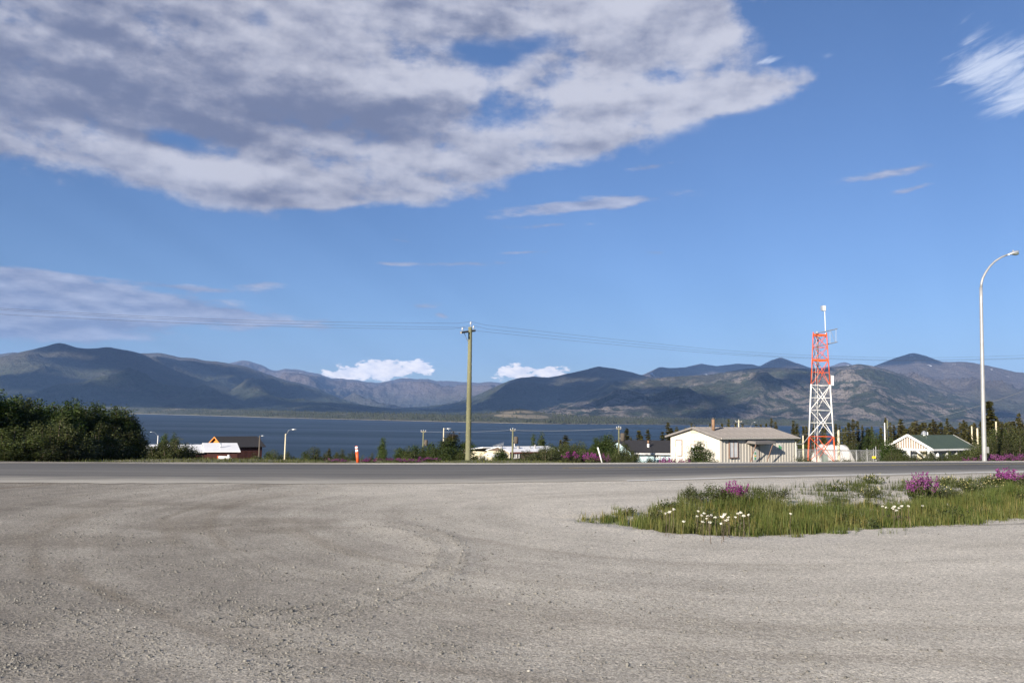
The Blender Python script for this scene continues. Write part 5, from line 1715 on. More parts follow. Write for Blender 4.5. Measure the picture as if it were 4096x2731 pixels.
def fence(label, pts, gate=None):
    o3 = Vector(pts[0])
    root = thing('chain_link_fence', label, 'fence', o3)
    loc = [Vector(p) - o3 for p in pts]
    for i, p in enumerate(loc):
        tall = 0.32 if (gate and i in gate) else 0.05
        MB().tube([p - Vector((0, 0, 0.3)), p + Vector((0, 0, FH + tall))], 0.042, 8).build('post', M['steel'], root, True)
    for p, q in zip(loc[:-1], loc[1:]):
        MB().tube([p + Vector((0, 0, FH)), q + Vector((0, 0, FH))], 0.028, 6).build('top_rail', M['steel'], root)
        m = MB()
        d = q - p
        L = math.hypot(d.x, d.y)
        st_ = 0.115
        for sgn in (1, -1):
            k = -FH
            while k < L:
                a_, b_ = max(k, 0), min(k + FH, L)
                if b_ - a_ > 0.02:
                    za, zb = (a_ - k, b_ - k) if sgn > 0 else (FH - (a_ - k), FH - (b_ - k))
                    m.tube([p + d * (a_ / L) + Vector((0, 0, za)), p + d * (b_ / L) + Vector((0, 0, zb))], 0.0042, 3, False)
                k += st_
        tag(m.build('wire_mesh', M['steel'], root), kind='stuff')
    return root


def fpt(px, D):
    p = at(px, 1800, D)
    return Vector((p.x, D, tz(p.x, D) + 0.0))


fence('chain-link fence front run with gate between beige building and green-roofed building', [fpt(3187, 67), fpt(3263, 68), fpt(3340, 69), fpt(3425, 70), fpt(3503, 71), fpt(3564, 72)], gate=(0, 4))
fence('chain-link fence back run seen behind the lattice tower', [fpt(3196, 88), fpt(3231, 88.5), fpt(3263, 89), fpt(3332, 90), fpt(3400, 91), fpt(3427, 91.5), fpt(3468, 92), fpt(3494, 92.5)], gate=(6, 7))
p = fpt(3494, 70.8)
MB().box(-0.14, 0.14, -0.03, -0.01, 1.05, 1.25)
sgn_ = tag(MB().box(p.x - 0.16, p.x + 0.16, p.y - 0.06, p.y - 0.04, p.z + 1.25, p.z + 1.43).build('warning_sign', M['yellow']), 'small yellow warning sign on the fence gate', 'sign')


# ------------------------------------------------------------------ poles, lamps, wires
def ground_at(px, D):
    p = at(px, 1800, D)
    return Vector((p.x, D, tz(p.x, D)))


# tall treated power pole
UD = 52.0
pb_, pt_ = at(1872, 1857, UD), at(1881, 1308, UD)
gz = tz(pb_.x, UD)
pole = thing('utility_pole', 'tall greenish treated wooden power pole standing just beyond the road', 'utility pole', (pb_.x, UD, gz))
H = pt_.z - gz
lean = pt_.x - pb_.x
m_ = MB()
prof = []
for i in range(40):
    f = i / 39
    prof.append((Vector((lean * f, 0, -0.4 + (H + 0.4) * f)), 0.185 - 0.065 * f + 0.004 * math.sin(i * 2.1)))
m_.tube([q[0] for q in prof], [q[1] for q in prof], 18)
m_.build('pole', M['wood_green'], pole, True)
rk = random.Random(6)
kn = MB()
for i in range(64):
    f = (i + rk.random()) / 64
    th = rk.uniform(math.pi * 0.9, math.pi * 2.1)
    r = 0.185 - 0.065 * f
    c = Vector((lean * f + math.cos(th) * r, math.sin(th) * r, H * f))
    kn.ellipsoid(c, (0.022, 0.022, 0.022), 6, 4)
tag(kn.build('knots', paint('pole_knot', (0.36, 0.34, 0.19), 0.8, 0.2), pole), kind='stuff')
pinv = Matrix.Translation((-pb_.x, -UD, -gz))
ca0, ca1 = pinv @ at(1844, 1330, UD - 0.85), pinv @ at(1900, 1322, UD + 0.85)
MB().bar(ca0, ca1, 0.10, 0.13).build('crossarm', M['wood_grey'], pole)
cm_ = (ca0 + ca1) / 2
for f in (0.22, 0.78):
    MB().bar(ca0.lerp(ca1, f) - Vector((0, 0, 0.06)), Vector((cm_.x, cm_.y * 0.2, cm_.z - 0.62)), 0.03, 0.012).build('brace', M['steel'], pole)
INS = []
for (ix, iy, idd) in ((1849.5, 1320, UD - 0.72), (1894, 1313, UD + 0.72), (1883, 1297, UD)):
    p = pinv @ at(ix, iy, idd)
    INS.append(p + Vector((pb_.x, UD, gz)) + Vector((0, 0, 0.17)))
    o = MB().tube([p - Vector((0, 0, 0.18)), p + Vector((0, 0, 0.10))], 0.014, 6).build('pin', M['steel'], pole)
    MB().lathe([(0.035, 0.0), (0.06, 0.02), (0.06, 0.05), (0.03, 0.07), (0.05, 0.09), (0.05, 0.13), (0.02, 0.17)], 12, tuple(p)).build('insulator', M['porcelain'], pole, True)
MB().tube([pinv @ at(1883, 1306, UD), pinv @ at(1883, 1296, UD)], 0.02, 6).build('top_pin', M['steel'], pole)


def wire(label, pxs, depth, rad=0.013, group=None):
    pts = []
    xs = [q[0] for q in pxs]
    for a_, b_ in zip(pxs[:-1], pxs[1:]):
        pass
    X_ = np.linspace(xs[0], xs[-1], 46)
    Y_ = np.interp(X_, xs, [q[1] for q in pxs])
    k_ = np.hanning(9)
    k_ /= k_.sum()
    pad = np.concatenate([2 * Y_[0] - Y_[4:0:-1], Y_, 2 * Y_[-1] - Y_[-2:-6:-1]])
    Y_ = np.convolve(pad, k_, 'valid')
    return [at(a_, b_, depth(a_)) for a_, b_ in zip(X_, Y_)]


dl = lambda p: UD - (1880 - p) / 1880.0 * 5.4
dr = lambda p: 52 + max(0, (p - 1880)) / 2216.0 * 16.5
names = ['lowest and nearest overhead wire on the tall power pole', 'farther crossarm overhead wire on the tall power pole', 'topmost overhead wire on the tall power pole']
LW = [[(-420, 1228), (0, 1257), (470, 1281), (940, 1301), (1400, 1312), (1849, 1317)], [(-420, 1210), (0, 1239), (470, 1267), (940, 1288), (1400, 1302), (1894, 1310)], [(-420, 1204), (0, 1233), (470, 1260), (940, 1280), (1400, 1289), (1883, 1293)]]
RW = [[(1849, 1317), (2300, 1364), (2862, 1415), (3150, 1431), (3550, 1443), (3800, 1442), (4096, 1435), (4500, 1418)],
      [(1894, 1310), (2300, 1352), (2862, 1408), (3150, 1427), (3550, 1440), (3800, 1439), (4096, 1432), (4500, 1414)],
      [(1883, 1293), (2300, 1340), (2862, 1399), (3150, 1418), (3550, 1431), (3800, 1430), (4096, 1421), (4500, 1402)]]
for i in range(3):
    off = (-0.72, 0.72, 0.0)[i]
    a_ = wire('', LW[i], lambda p: dl(p) + off)
    b_ = wire('', RW[i], lambda p: dr(p) + off)
    pts = a_[:-1] + [INS[i]] + b_[1:]
    tag(MB().tube(pts, 0.0065, 5).build('overhead_wire', M['wire']), names[i], 'wire')

# tall street lamp at the right
SD = 40.0
sb, s1_ = at(3938, 1845, SD), at(3924, 1150, SD)
gz = tz(sb.x, SD)
lamp = thing('street_lamp', 'tall galvanised street lamp with curved arm near the right edge', 'street lamp', (sb.x, SD, gz))
linv = Matrix.Translation((-sb.x, -SD, -gz))
pp = [linv @ at(*q, SD) for q in ((3937, 1800), (3933, 1640), (3928, 1400), (3924.5, 1200), (3924, 1150))]
MB().tube([Vector((0, 0, -0.2)), Vector((0, 0, 0.02))] + pp, [0.11, 0.11, 0.105, 0.10, 0.085, 0.072, 0.068], 16).build('pole', M['steel'], lamp, True)
arm = [linv @ at(q[0], q[1], SD) for q in ((3924, 1152), (3926, 1132), (3931, 1113), (3942, 1091), (3959, 1066), (3980, 1045), (4005, 1029), (4030, 1019))]
MB().tube(arm, [0.060, 0.056, 0.053, 0.050, 0.047, 0.044, 0.042, 0.040], 12).build('arm', M['steel'], lamp, True)
MB().lathe([(0.20, 0.0), (0.20, 0.03), (0.13, 0.05), (0.12, 0.10)], 14, (0, 0, 0.0)).build('base_plate', M['steel'], lamp)
MB().box(0.06, 0.15, -0.16, -0.07, 0.55, 0.85).build('access_cover', M['grey_metal'], lamp)
h0, h1 = linv @ at(4028, 1020, SD), linv @ at(4073, 1007, SD)
dirh = (h1 - h0).normalized()
hd = MB()
ring = []
for f, wv_, up_, dn_ in ((0.0, 0.045, 0.045, 0.04), (0.22, 0.09, 0.07, 0.05), (0.5, 0.15, 0.10, 0.06), (0.8, 0.165, 0.09, 0.06), (0.95, 0.12, 0.06, 0.045), (1.0, 0.04, 0.02, 0.02)):
    c = h0.lerp(h1, f)
    ring.append([c + Vector((0, math.cos(a_) * wv_, math.sin(a_) * (up_ if math.sin(a_) > 0 else dn_))) for a_ in [2 * math.pi * k / 12 for k in range(12)]])
vs = [q for r in ring for q in r]
fs = [(i * 12 + k, i * 12 + (k + 1) % 12, (i + 1) * 12 + (k + 1) % 12, (i + 1) * 12 + k) for i in range(5) for k in range(12)] + [tuple(range(12))[::-1], tuple(60 + k for k in range(12))]
hd.add(vs, fs)
hd.build('lamp_head', M['aluminium'], lamp, True)
MB().ellipsoid(h0.lerp(h1, 0.72) - Vector((0, 0, 0.05)), (0.19, 0.12, 0.085), 12, 8).build('lens', M['cabinet'], lamp, True)
MB().tube([h0.lerp(h1, 0.55) + Vector((0, 0, 0.08)), h0.lerp(h1, 0.55) + Vector((0, 0, 0.15))], 0.03, 8).build('photocell', M['grey_metal'], lamp)

# orange delineator post
g = at(1431, 1861, 28.4)
dp = thing('delineator_post', 'orange roadside marker post with two white reflective bands', 'marker post', (g.x, 28.4, 0.0))
top = at(1426, 1783, 28.4)
hp, ld_ = top.z, top.x - g.x
rr_ = 0.052


def on(f):
    return Vector((ld_ * f, 0, hp * f))


MB().tube([on(-0.05), on(0.645)], rr_ * 1.05, 16).build('post', M['orange'], dp, True)
MB().tube([on(0.645), on(0.78)], rr_ * 0.99, 16).build('reflective_band', M['reflect'], dp, True)
MB().tube([on(0.78), on(0.835)], rr_ * 0.98, 16).build('collar', M['orange'], dp, True)
MB().tube([on(0.835), on(0.965)], rr_ * 0.96, 16).build('reflective_band', M['reflect'], dp, True)
MB().tube([on(0.965), on(1.0)], [rr_ * 0.98, rr_ * 0.8], 16).build('cap', M['orange'], dp, True)

# thin white marker poles
for (bx_, by_, tx_, ty_, D, lab) in ((2411, 1856, 2391, 1789, 37, 'thin white marker pole leaning left beyond the road'), (2710, 1856, 2705, 1788, 40, 'thin upright white marker pole before the beige building')):
    b_, t_ = at(bx_, by_ + 4, D), at(tx_, ty_, D)
    o = thing('marker_pole', lab, 'marker pole', b_)
    MB().tube([(0, 0, 0), t_ - b_], 0.032, 8).build('pole', M['white'], o, True)
    MB().tube([(t_ - b_) * 0.995, (t_ - b_) * 1.008], [0.036, 0.02], 8).build('cap', M['white'], o)


def simple_pole(name, label, cat, px, ytop, D, mat_, r=0.11, cross=None, head=None, xtra=None, base=None):
    g = ground_at(px, D)
    t_ = at(px, ytop, D)
    root = thing(name, label, cat, g)
    h = t_.z - g.z
    MB().tube([(0, 0, -0.3), (0, 0, h * 0.5), (0, 0, h)], [r * 1.15, r, r * 0.8], 10).build('pole', mat_, root, True)
    k = D / F
    if cross:
        wpx, dy_ = cross
        zc = h - dy_ * k
        MB().bar((-wpx * k / 2, -0.08, zc), (wpx * k / 2, 0.08, zc), 0.1, 0.12).build('crossarm', M['wood_grey'], root)
        for f in (-0.45, 0.45):
            MB().lathe([(0.03, 0), (0.05, 0.03), (0.025, 0.06), (0.04, 0.09), (0.02, 0.13)], 8, (wpx * k * f, 0, zc + 0.06)).build('insulator', M['porcelain'], root, True)
        MB().lathe([(0.03, 0), (0.05, 0.03), (0.025, 0.06), (0.04, 0.09), (0.02, 0.13)], 8, (0, 0, h)).build('insulator', M['porcelain'], root, True)
    if head:
        hx, hy = head
        e = at(hx, hy, D) - g
        mid = Vector((e.x * 0.55, 0, h + (e.z - h) * 0.85))
        MB().tube([(0, 0, h - 0.15), mid, e], [0.018, 0.015, 0.013], 8).build('arm', M['steel'], root, True)
        s_ = 1 if e.x > 0 else -1
        MB().ellipsoid(e + Vector((0.2 * s_, 0, 0.0)), (0.24, 0.09, 0.05), 10, 6).build('lamp_head', M['aluminium'], root, True)
    if xtra == 'transformer':
        MB().lathe([(0.16, 0), (0.2, 0.04), (0.2, 0.62), (0.15, 0.68)], 12, (0.32, -0.05, h * 0.70)).build('transformer', M['wood_dark'], root, True)
        MB().bar((0, 0, h * 0.76), (0.2, 0, h * 0.76), 0.06, 0.06).build('bracket', M['steel'], root)
    return root


simple_pole('street_lamp', 'white street lamp post behind the long white roof, arm to the left', 'street lamp', 629, 1741, 150, M['white'], 0.09, head=(609, 1727))
simple_pole('street_lamp', 'white street lamp post in the middle of the lake view, arm to the right', 'street lamp', 1140, 1734, 66, M['wood_pale'], 0.06, head=(1166, 1717))
simple_pole('street_lamp', 'dark wooden lamp pole right of the red barn', 'street lamp', 1037, 1741, 108, M['wood_dark'], 0.11, head=(1044, 1742))
simple_pole('street_lamp', 'white lamp post rising behind the brown-topped tree', 'street lamp', 1773, 1711, 70, M['wood_pale'], 0.055, head=(1786, 1714))
simple_pole('utility_pole', 'small wooden power pole with transformer above the poplar row', 'utility pole', 1692, 1723, 92, M['wood_green'], 0.095, cross=(20, 3), xtra='transformer')
simple_pole('utility_pole', 'small power pole with crossarm standing before the trailer', 'utility pole', 2050, 1716, 78, M['wood_green'], 0.095, cross=(20, 5), xtra='transformer')
simple_pole('utility_pole', 'small power pole with crossarm left of the blue house', 'utility pole', 2475, 1709, 70, M['wood_green'], 0.08, cross=(18, 5), xtra='transformer')
simple_pole('utility_pole', 'power pole with crossarm showing above the beige building roof', 'utility pole', 2956, 1680, 130, M['wood_pale'], 0.12, cross=(27, 6))
simple_pole('street_lamp', 'grey lamp above the right part of the beige building roof', 'street lamp', 3003, 1705, 140, M['grey_metal'], 0.09, head=(3015, 1688))
simple_pole('wooden_post', 'pale wooden pole beside the right leg of the lattice tower', 'post', 3355, 1719, 84, M['wood_pale'], 0.13)
simple_pole('wooden_post', 'thin pale pole between beige building and lattice tower', 'post', 3213, 1741, 84, M['wood_pale'], 0.085)
simple_pole('vent_pipe', 'white pipe with rounded top left of the green-roofed building', 'pipe', 3541, 1691, 100, M['white'], 0.075)
simple_pole('utility_pole', 'greenish pole beside the white pipe near the green-roofed building', 'utility pole', 3552, 1681, 102, M['wood_green'], 0.10)
simple_pole('wooden_post', 'pale post in the bush right of the tall street lamp', 'post', 3988, 1686, 60, M['wood_pale'], 0.07)
simple_pole('flue_pipe', 'white flue standing behind the trailer roof', 'pipe', 2057, 1762, 100, M['white'], 0.06)
simple_pole('marker_pole', 'short white post among the spruces at the right, by the lamp', 'post', 3890, 1704, 140, M['wood_pale'], 0.13)
simple_pole('marker_pole', 'white posts of a shed among spruces just left of the lamp', 'post', 3912, 1712, 130, M['wood_pale'], 0.16)
# sagging lines between the small poles
for a_, b_, mid, lab in (((1700, 1726, 92), (2050, 1719, 78), 1727, 'thin wire between the small pole at left and the trailer pole'),
                         ((2050, 1720, 78), (2470, 1713, 70), 1722, 'thin wire from the trailer pole to the blue house pole'),
                         ((2478, 1712, 70), (2955, 1686, 130), 1706, 'thin wire from the blue house pole toward the beige building')):
    pts = []
    for i in range(21):
        f = i / 20
        x_ = a_[0] + (b_[0] - a_[0]) * f
        y_ = (1 - f) ** 2 * a_[1] + 2 * f * (1 - f) * (2 * mid - (a_[1] + b_[1]) / 2) + f * f * b_[1]
        pts.append(at(x_, y_, a_[2] + (b_[2] - a_[2]) * f))
    tag(MB().tube(pts, 0.010, 4).build('overhead_wire', M['steel']), lab, 'wire')
pts = [at(3180 + 920 * f, 1738 - 12 * f - 165 * f * f, 110 - 30 * f) for f in [i / 20 for i in range(21)]]
tag(MB().tube(pts, 0.012, 4).build('overhead_wire', M['steel']), 'single wire rising to the right above the green-roofed building', 'wire')

# ------------------------------------------------------------------ long building with white roof, at the left
aA = R(24)
c = at(829, 1806, 106)
root = thing('long_building', 'long low dark building with a bright white metal roof at the left', 'building', (c.x, 106, c.z - 2.9), aA)
bpy.context.view_layer.update()
rf, sl_ = gable_house(root, 3.7, 9.0, 2.9, 3.75, M['dark_red'], M['white_roof'], 0.35, base=-2.5)
p0 = MB().tube([(1.7, 1.8, 3.1), (1.7, 1.8, 4.0)], 0.12, 10).build('chimney', M['aluminium'], root, True)
wg = MB().box(-14.5, -0.02, 0.35, 8.4, -2.5, 2.8).build('wing_wall', M['dark_red'], root)
r = MB()
r.hexa([(-14.8, -0.15, 2.78), (-0.37, -0.15, 2.78), (-0.37, 4.4, 3.52), (-14.8, 4.4, 3.52)], [(-14.8, -0.15, 2.9), (-0.37, -0.15, 2.9), (-0.37, 4.4, 3.66), (-14.8, 4.4, 3.66)])
r.build('wing_roof', M['white_roof'], root)
r = MB()
r.hexa([(-0.37, 8.9, 2.78), (-14.8, 8.9, 2.78), (-14.8, 4.41, 3.52), (-0.37, 4.41, 3.52)], [(-0.37, 8.9, 2.9), (-14.8, 8.9, 2.9), (-14.8, 4.41, 3.66), (-0.37, 4.41, 3.66)])
r.build('wing_roof', M['white_roof'], root)
for x0 in (-12.5, -9.5, -6.5, -3.5):
    window(root, x0, x0 + 1.3, 1.0, 2.1, M['white'], M['glass'], y=0.32)
window(root, 2.2, 3.0, 1.1, 2.1, M['white'], M['glass'], y=-0.02)
MB().box(0.7, 1.6, -0.05, -0.005, -0.6, 1.9).build('door', M['dark_interior'], root)

# barn
aA = R(42)
c = at(896, 1784, 131)
root = thing('barn', 'dark red barn with black roof and orange gable before the lake', 'building', (c.x, 131, c.z - 3.6), aA)
bpy.context.view_layer.update()
rf, sl_ = gable_house(root, 6.4, 5.6, 3.6, 4.95, M['dark_red'], M['black_roof'], 0.45, gable_m=M['orange_wood'], base=-3)
MB().box(-0.06, -0.004, 0.0, 5.6, -1.0, 3.58).build('end_boards', M['orange_wood'], root)
for i in range(16):
    MB().box(0.02 + i * 0.4, 0.40 + i * 0.4, -0.035, -0.004, -1.5, 3.45).build('wall_board', M['dark_red'], root)
for y0, y1 in ((-0.45, 2.8), (6.05, 2.8)):
    z0 = 3.6 - sl_ * 0.45
    MB().bar((-0.47, y0, z0 + 0.0), (-0.47, y1, 4.95 + 0.0), 0.05, 0.18).build('bargeboard', M['orange_wood'], root)

# propane tank and post
g = at(896, 1836, 92)
tk = thing('propane_tank', 'white horizontal tank beside the white-roofed building', 'tank', (g.x, 92, tz(g.x, 92)))
zz = at(896, 1830, 92).z - tz(g.x, 92)
MB().tube([(-0.72, 0, zz), (-0.66, 0, zz), (0.66, 0, zz), (0.72, 0, zz)], [0.05, 0.19, 0.19, 0.05], 14).build('body', M['white'], tk, True)
MB().box(0.40, 0.58, -0.1, 0.1, zz + 0.17, zz + 0.34).build('valve_dome', M['white'], tk)
for x_ in (-0.45, 0.45):
    MB().box(x_ - 0.08, x_ + 0.08, -0.15, 0.15, -0.2, zz - 0.12).build('foot', M['grey_metal'], tk)
g = at(871, 1836, 91)
MBp = MB().tube([(0, 0, -0.2), (0, 0, at(871, 1822, 91).z - tz(g.x, 91))], 0.07, 8)
o = thing('short_post', 'short orange post at the left end of the white tank', 'post', (g.x, 91, tz(g.x, 91)))
MBp.build('post', M['orange'], o)
g = at(2422, 1826, 84)
tk = thing('propane_tank', 'white rounded tank half hidden by bushes left of the blue house', 'tank', (g.x, 84, tz(g.x, 84)))
zz = g.z - tz(g.x, 84)
MB().tube([(-0.60, 0, zz), (-0.52, 0, zz), (0.52, 0, zz), (0.60, 0, zz)], [0.05, 0.24, 0.24, 0.05], 14).build('body', M['white'], tk, True)
MB().box(-0.08, 0.08, -0.1, 0.1, zz + 0.22, zz + 0.36).build('valve_dome', M['white'], tk)
for x_ in (-0.35, 0.35):
    MB().box(x_ - 0.08, x_ + 0.08, -0.15, 0.15, -0.2, zz - 0.16).build('foot', M['grey_metal'], tk)

# ------------------------------------------------------------------ trailer
aA = R(36)
c = at(2040, 1808, 86)
TH = 2.55
root = thing('trailer_house', 'low trailer house with white roof, tan end wall and white stairs', 'building', (c.x, 86, c.z - TH), aA)
bpy.context.view_layer.update()
rf, sl_ = gable_house(root, 6.6, 4.2, TH, TH + 0.42, M['brown_wall'], M['white_roof'], 0.12, base=-1.2, thick=0.09)
MB().box(-0.05, -0.004, -0.02, 4.2, -0.4, TH).build('end_wall', M['tan_wall'], root)
MB().box(-0.06, 6.6, -0.03, -0.004, -1.0, 0.45).build('skirting', M['skirt'], root)
MB().bar((-0.14, -0.16, TH - 0.05), (6.7, -0.16, TH - 0.05), 0.06, 0.12).build('fascia', M['skirt'], root)
MB().bar((-0.07, -0.06, -0.4), (-0.07, -0.06, TH), 0.07, 0.07).build('downpipe', M['white'], root)
for (x0, x1) in ((2050, 2061), (2065, 2077)):
    a0, a1 = local_hit(root, x0, 1812, 1, -0.03), local_hit(root, x1, 1834, 1, -0.03)
    window(root, a0.x, a1.x, a1.z, a0.z, M['white'], M['glass'], y=-0.03, fr=0.09)
a0, a1 = local_hit(root, 2131, 1812, 1, -0.03), local_hit(root, 2139, 1840, 1, -0.03)
MB().box(a0.x, a1.x, -0.06, -0.004, a1.z, a0.z).build('door', M['white'], root)
b0, b1 = local_hit(root, 2022, 1812, 0, -0.05), local_hit(root, 2030, 1826, 0, -0.05)
window(root, min(b0.y, b1.y), max(b0.y, b1.y), b1.z, b0.z, M['white'], M['curtain'], y=-0.06, fr=0.07, axis='x')
for px, rr2, hh2 in ((2006, 0.12, 0.3), (2052, 0.08, 0.35), (2073, 0.16, 0.3), (2120, 0.07, 0.25), (2140, 0.09, 0.4)):
    q = local_hit(root, px, 1798, 1, 1.2)
    MB().tube([(q.x, q.y, TH + 0.1), (q.x, q.y, TH + 0.3 + hh2)], rr2, 8).build('roof_vent', M['grey_metal'], root, True)
# rear wing with porch and stairs
an_ = MB().box(-0.4, 4.0, 4.3, 8.2, -1.2, TH - 0.15)
wing = an_.build('wing_wall', M['tan_wall'], root)
r = MB()
r.hexa([(-0.55, 4.25, TH + 0.28), (4.1, 4.25, TH + 0.28), (4.1, 8.4, TH - 0.18), (-0.55, 8.4, TH - 0.18)], [(-0.55, 4.25, TH + 0.38), (4.1, 4.25, TH + 0.38), (4.1, 8.4, TH - 0.08), (-0.55, 8.4, TH - 0.08)])
r.build('wing_roof', M['white_roof'], root)
pq0, pq1 = local_hit(root, 1955, 1806, 0, -1.9), local_hit(root, 1977, 1806, 0, -1.9)
ya_, yb_ = min(pq0.y, pq1.y), max(pq0.y, pq1.y)
MB().box(-1.9, -0.45, ya_, yb_, -1.2, 2.05).build('porch', M['tan_wall'], root)
MB().hexa([(-2.0, ya_ - 0.1, 2.07), (-0.42, ya_ - 0.1, 2.30), (-0.42, yb_ + 0.1, 2.30), (-2.0, yb_ + 0.1, 2.07)], [(-2.0, ya_ - 0.1, 2.15), (-0.42, ya_ - 0.1, 2.38), (-0.42, yb_ + 0.1, 2.38), (-2.0, yb_ + 0.1, 2.15)]).build('porch_roof', M['white_roof'], root)
ym_ = (ya_ + yb_) / 2
window(root, ym_ - 0.42, ym_ + 0.42, 0.75, 1.65, M['white'], M['glass'], y=-1.92, fr=0.12, axis='x')
st0, st1 = at(1944, 1820, 88), at(1913, 1843, 88)
stairs = thing('stairs', 'white wooden stairs with railing at the left end of the trailer', 'stairs', (st1.x, 88, st1.z - 0.6))
d_ = st0 - st1
for yo in (0.0, 0.9):
    MB().bar((0, yo, 0.15), (d_.x, yo, d_.z + 0.15), 0.05, 0.2).build('stringer', M['white'], stairs)
    MB().bar((0, yo, 0.75), (d_.x, yo, d_.z + 0.75), 0.05, 0.08).build('handrail', M['white'], stairs)
    MB().bar((d_.x, yo, d_.z + 0.75), (d_.x + 0.9, yo, d_.z + 0.75), 0.05, 0.08).build('handrail', M['white'], stairs)
    for f in (0.0, 0.35, 0.7, 1.0):
        MB().bar((d_.x * f, yo, d_.z * f - 0.4 * (f == 0)), (d_.x * f, yo, d_.z * f + 0.75), 0.05, 0.05).build('baluster', M['white'], stairs)
for i in range(5):
    f = (i + 0.5) / 5
    MB().box(d_.x * f - 0.1, d_.x * f + 0.14, 0.03, 0.87, d_.z * f + 0.12, d_.z * f + 0.16).build('tread', M['white'], stairs)
MB().box(d_.x + 0.02, d_.x + 0.95, 0, 0.9, d_.z - 0.05, d_.z + 0.05).build('landing', M['white'], stairs)
for x_ in (0.08, 0.85):
    MB().bar((d_.x + x_, 0.45, -1.4), (d_.x + x_, 0.45, d_.z - 0.05), 0.09, 0.09).build('leg', M['white'], stairs)
# television aerial
e0, e1 = at(1972, 1784, 92), at(2014, 1776, 92)
an_o = thing('aerial', 'thin metal television aerial above the trailer roof', 'antenna', (e0.x, 92, e0.z - 2.0))
v_ = e1 - e0
MB().tube([(v_.x * 0.5, 0, 0.2), (v_.x * 0.5, 0, 2.0 + v_.z * 0.5)], 0.022, 6).build('mast', M['steel'], an_o)
MB().tube([(0, 0, 2.0), (v_.x, 0, 2.0 + v_.z)], 0.02, 6).build('boom', M['steel'], an_o)
for i in range(14):
    f = i / 13
    hh2 = 0.12 + 0.12 * f
    MB().tube([(v_.x * f, -0.1, 2.0 + v_.z * f - hh2), (v_.x * f, 0.1, 2.0 + v_.z * f + hh2)], 0.011, 4).build('element', M['steel'], an_o)

# ------------------------------------------------------------------ pale blue house
aA = R(14)
c = at(2538, 1813, 76)
BH = 2.5
root = thing('blue_house', 'pale blue house with black roof partly hidden by the beige building', 'house', (c.x, 76, c.z - BH), aA)
bpy.context.view_layer.update()
rf, sl_ = gable_house(root, 9.0, 7.6, BH, BH + 1.0, M['ice_blue'], M['black_roof'], 0.3, base=-1.5)
MB().bar((-0.3, -0.34, BH - 0.02), (9.3, -0.34, BH - 0.02), 0.05, 0.16).build('fascia', M['white'], root)
a0, a1 = local_hit(root, 2617, 1818, 1, -0.03), local_hit(root, 2634, 1831, 1, -0.03)
window(root, a0.x, a1.x, a1.z, a0.z, M['white'], M['glass'], y=-0.03, fr=0.06, split=2)
a0, a1 = local_hit(root, 2547, 1818, 1, -0.03), local_hit(root, 2554, 1834, 1, -0.03)
window(root, a0.x, a1.x, a1.z, a0.z, M['white'], M['glass'], y=-0.03, fr=0.06)
for i in range(11):
    MB().box(0.0, 9.0, -0.022, -0.004, -0.6 + i * 0.26, -0.6 + i * 0.26 + 0.235).build('siding_board', M['ice_blue'], root)
q = local_hit(root, 2640, 1815, 1, -0.06)
MB().tube([(q.x, -0.06, -0.5), (q.x, -0.06, BH - 0.1)], 0.045, 8).build('downpipe', M['white'], root)
q = local_hit(root, 2593, 1788, 1, 1.6)
ch = MB().tube([(q.x, 1.6, BH + 0.25), (q.x, 1.6, BH + 0.85)], 0.11, 10).build('chimney', M['white'], root, True)
MB().tube([(q.x, 1.6, BH + 0.85), (q.x, 1.6, BH + 1.15)], 0.09, 10).build('chimney_cap', M['rust'], ch, True)

# ------------------------------------------------------------------ green-roofed building
aA = R(36)
c = at(3728, 1799, 80)
GH = 2.45
root = thing('green_roof_building', 'building with green metal roof and white slatted gable front', 'building', (c.x, 80, c.z - GH), aA)
bpy.context.view_layer.update()
Lg, Wg = 8.3, 4.2
MB().box(0.6, Lg - 0.3, 0.9, Wg - 0.5, -1.2, GH).build('wall', M['grey_wall'], root)
MB().box(0.55, 0.595, 0.9, Wg * 0.42, -1.2, GH - 0.1).build('end_wall', M['tan_wall'], root)
RGz = GH + 1.32
for sgn in (0, 1):
    npl = 10
    for i in range(npl):
        x0, x1 = -0.5 + i * (Lg + 0.8) / npl + 0.003, -0.5 + (i + 1) * (Lg + 0.8) / npl - 0.003
        y0, y1 = (-0.3, Wg / 2) if sgn == 0 else (Wg + 0.3, Wg / 2)
        zlo = GH - 1.32 / (Wg / 2) * 0.3 * 0
        a_ = [(x0, y0, GH), (x1, y0, GH), (x1, y1, RGz), (x0, y1, RGz)]
        if sgn:
            a_ = [a_[1], a_[0], a_[3], a_[2]]
        b_ = MB().hexa([Vector(q) for q in a_], [Vector(q) + Vector((0, 0, 0.07)) for q in a_])
        b_.build('roof_panel', M['green_roof'], root)
MB().bar((-0.5, -0.36, GH + 0.01), (Lg + 0.3, -0.36, GH + 0.01), 0.07, 0.17).build('fascia', M['white'], root)
for y0 in (-0.35, Wg + 0.35):
    MB().bar((-0.55, y0, GH + 0.02), (-0.55, Wg / 2, RGz + 0.05), 0.08, 0.22).build('bargeboard', M['white'], root)
MB().bar((Lg + 0.34, -0.35, GH + 0.06), (Lg + 0.34, Wg / 2, RGz + 0.08), 0.05, 0.10).build('bargeboard', M['grey_metal'], root)
MB().bar((-0.45, -0.1, GH - 0.02), (-0.45, Wg + 0.1, GH - 0.02), 0.12, 0.2).build('beam', M['white'], root)
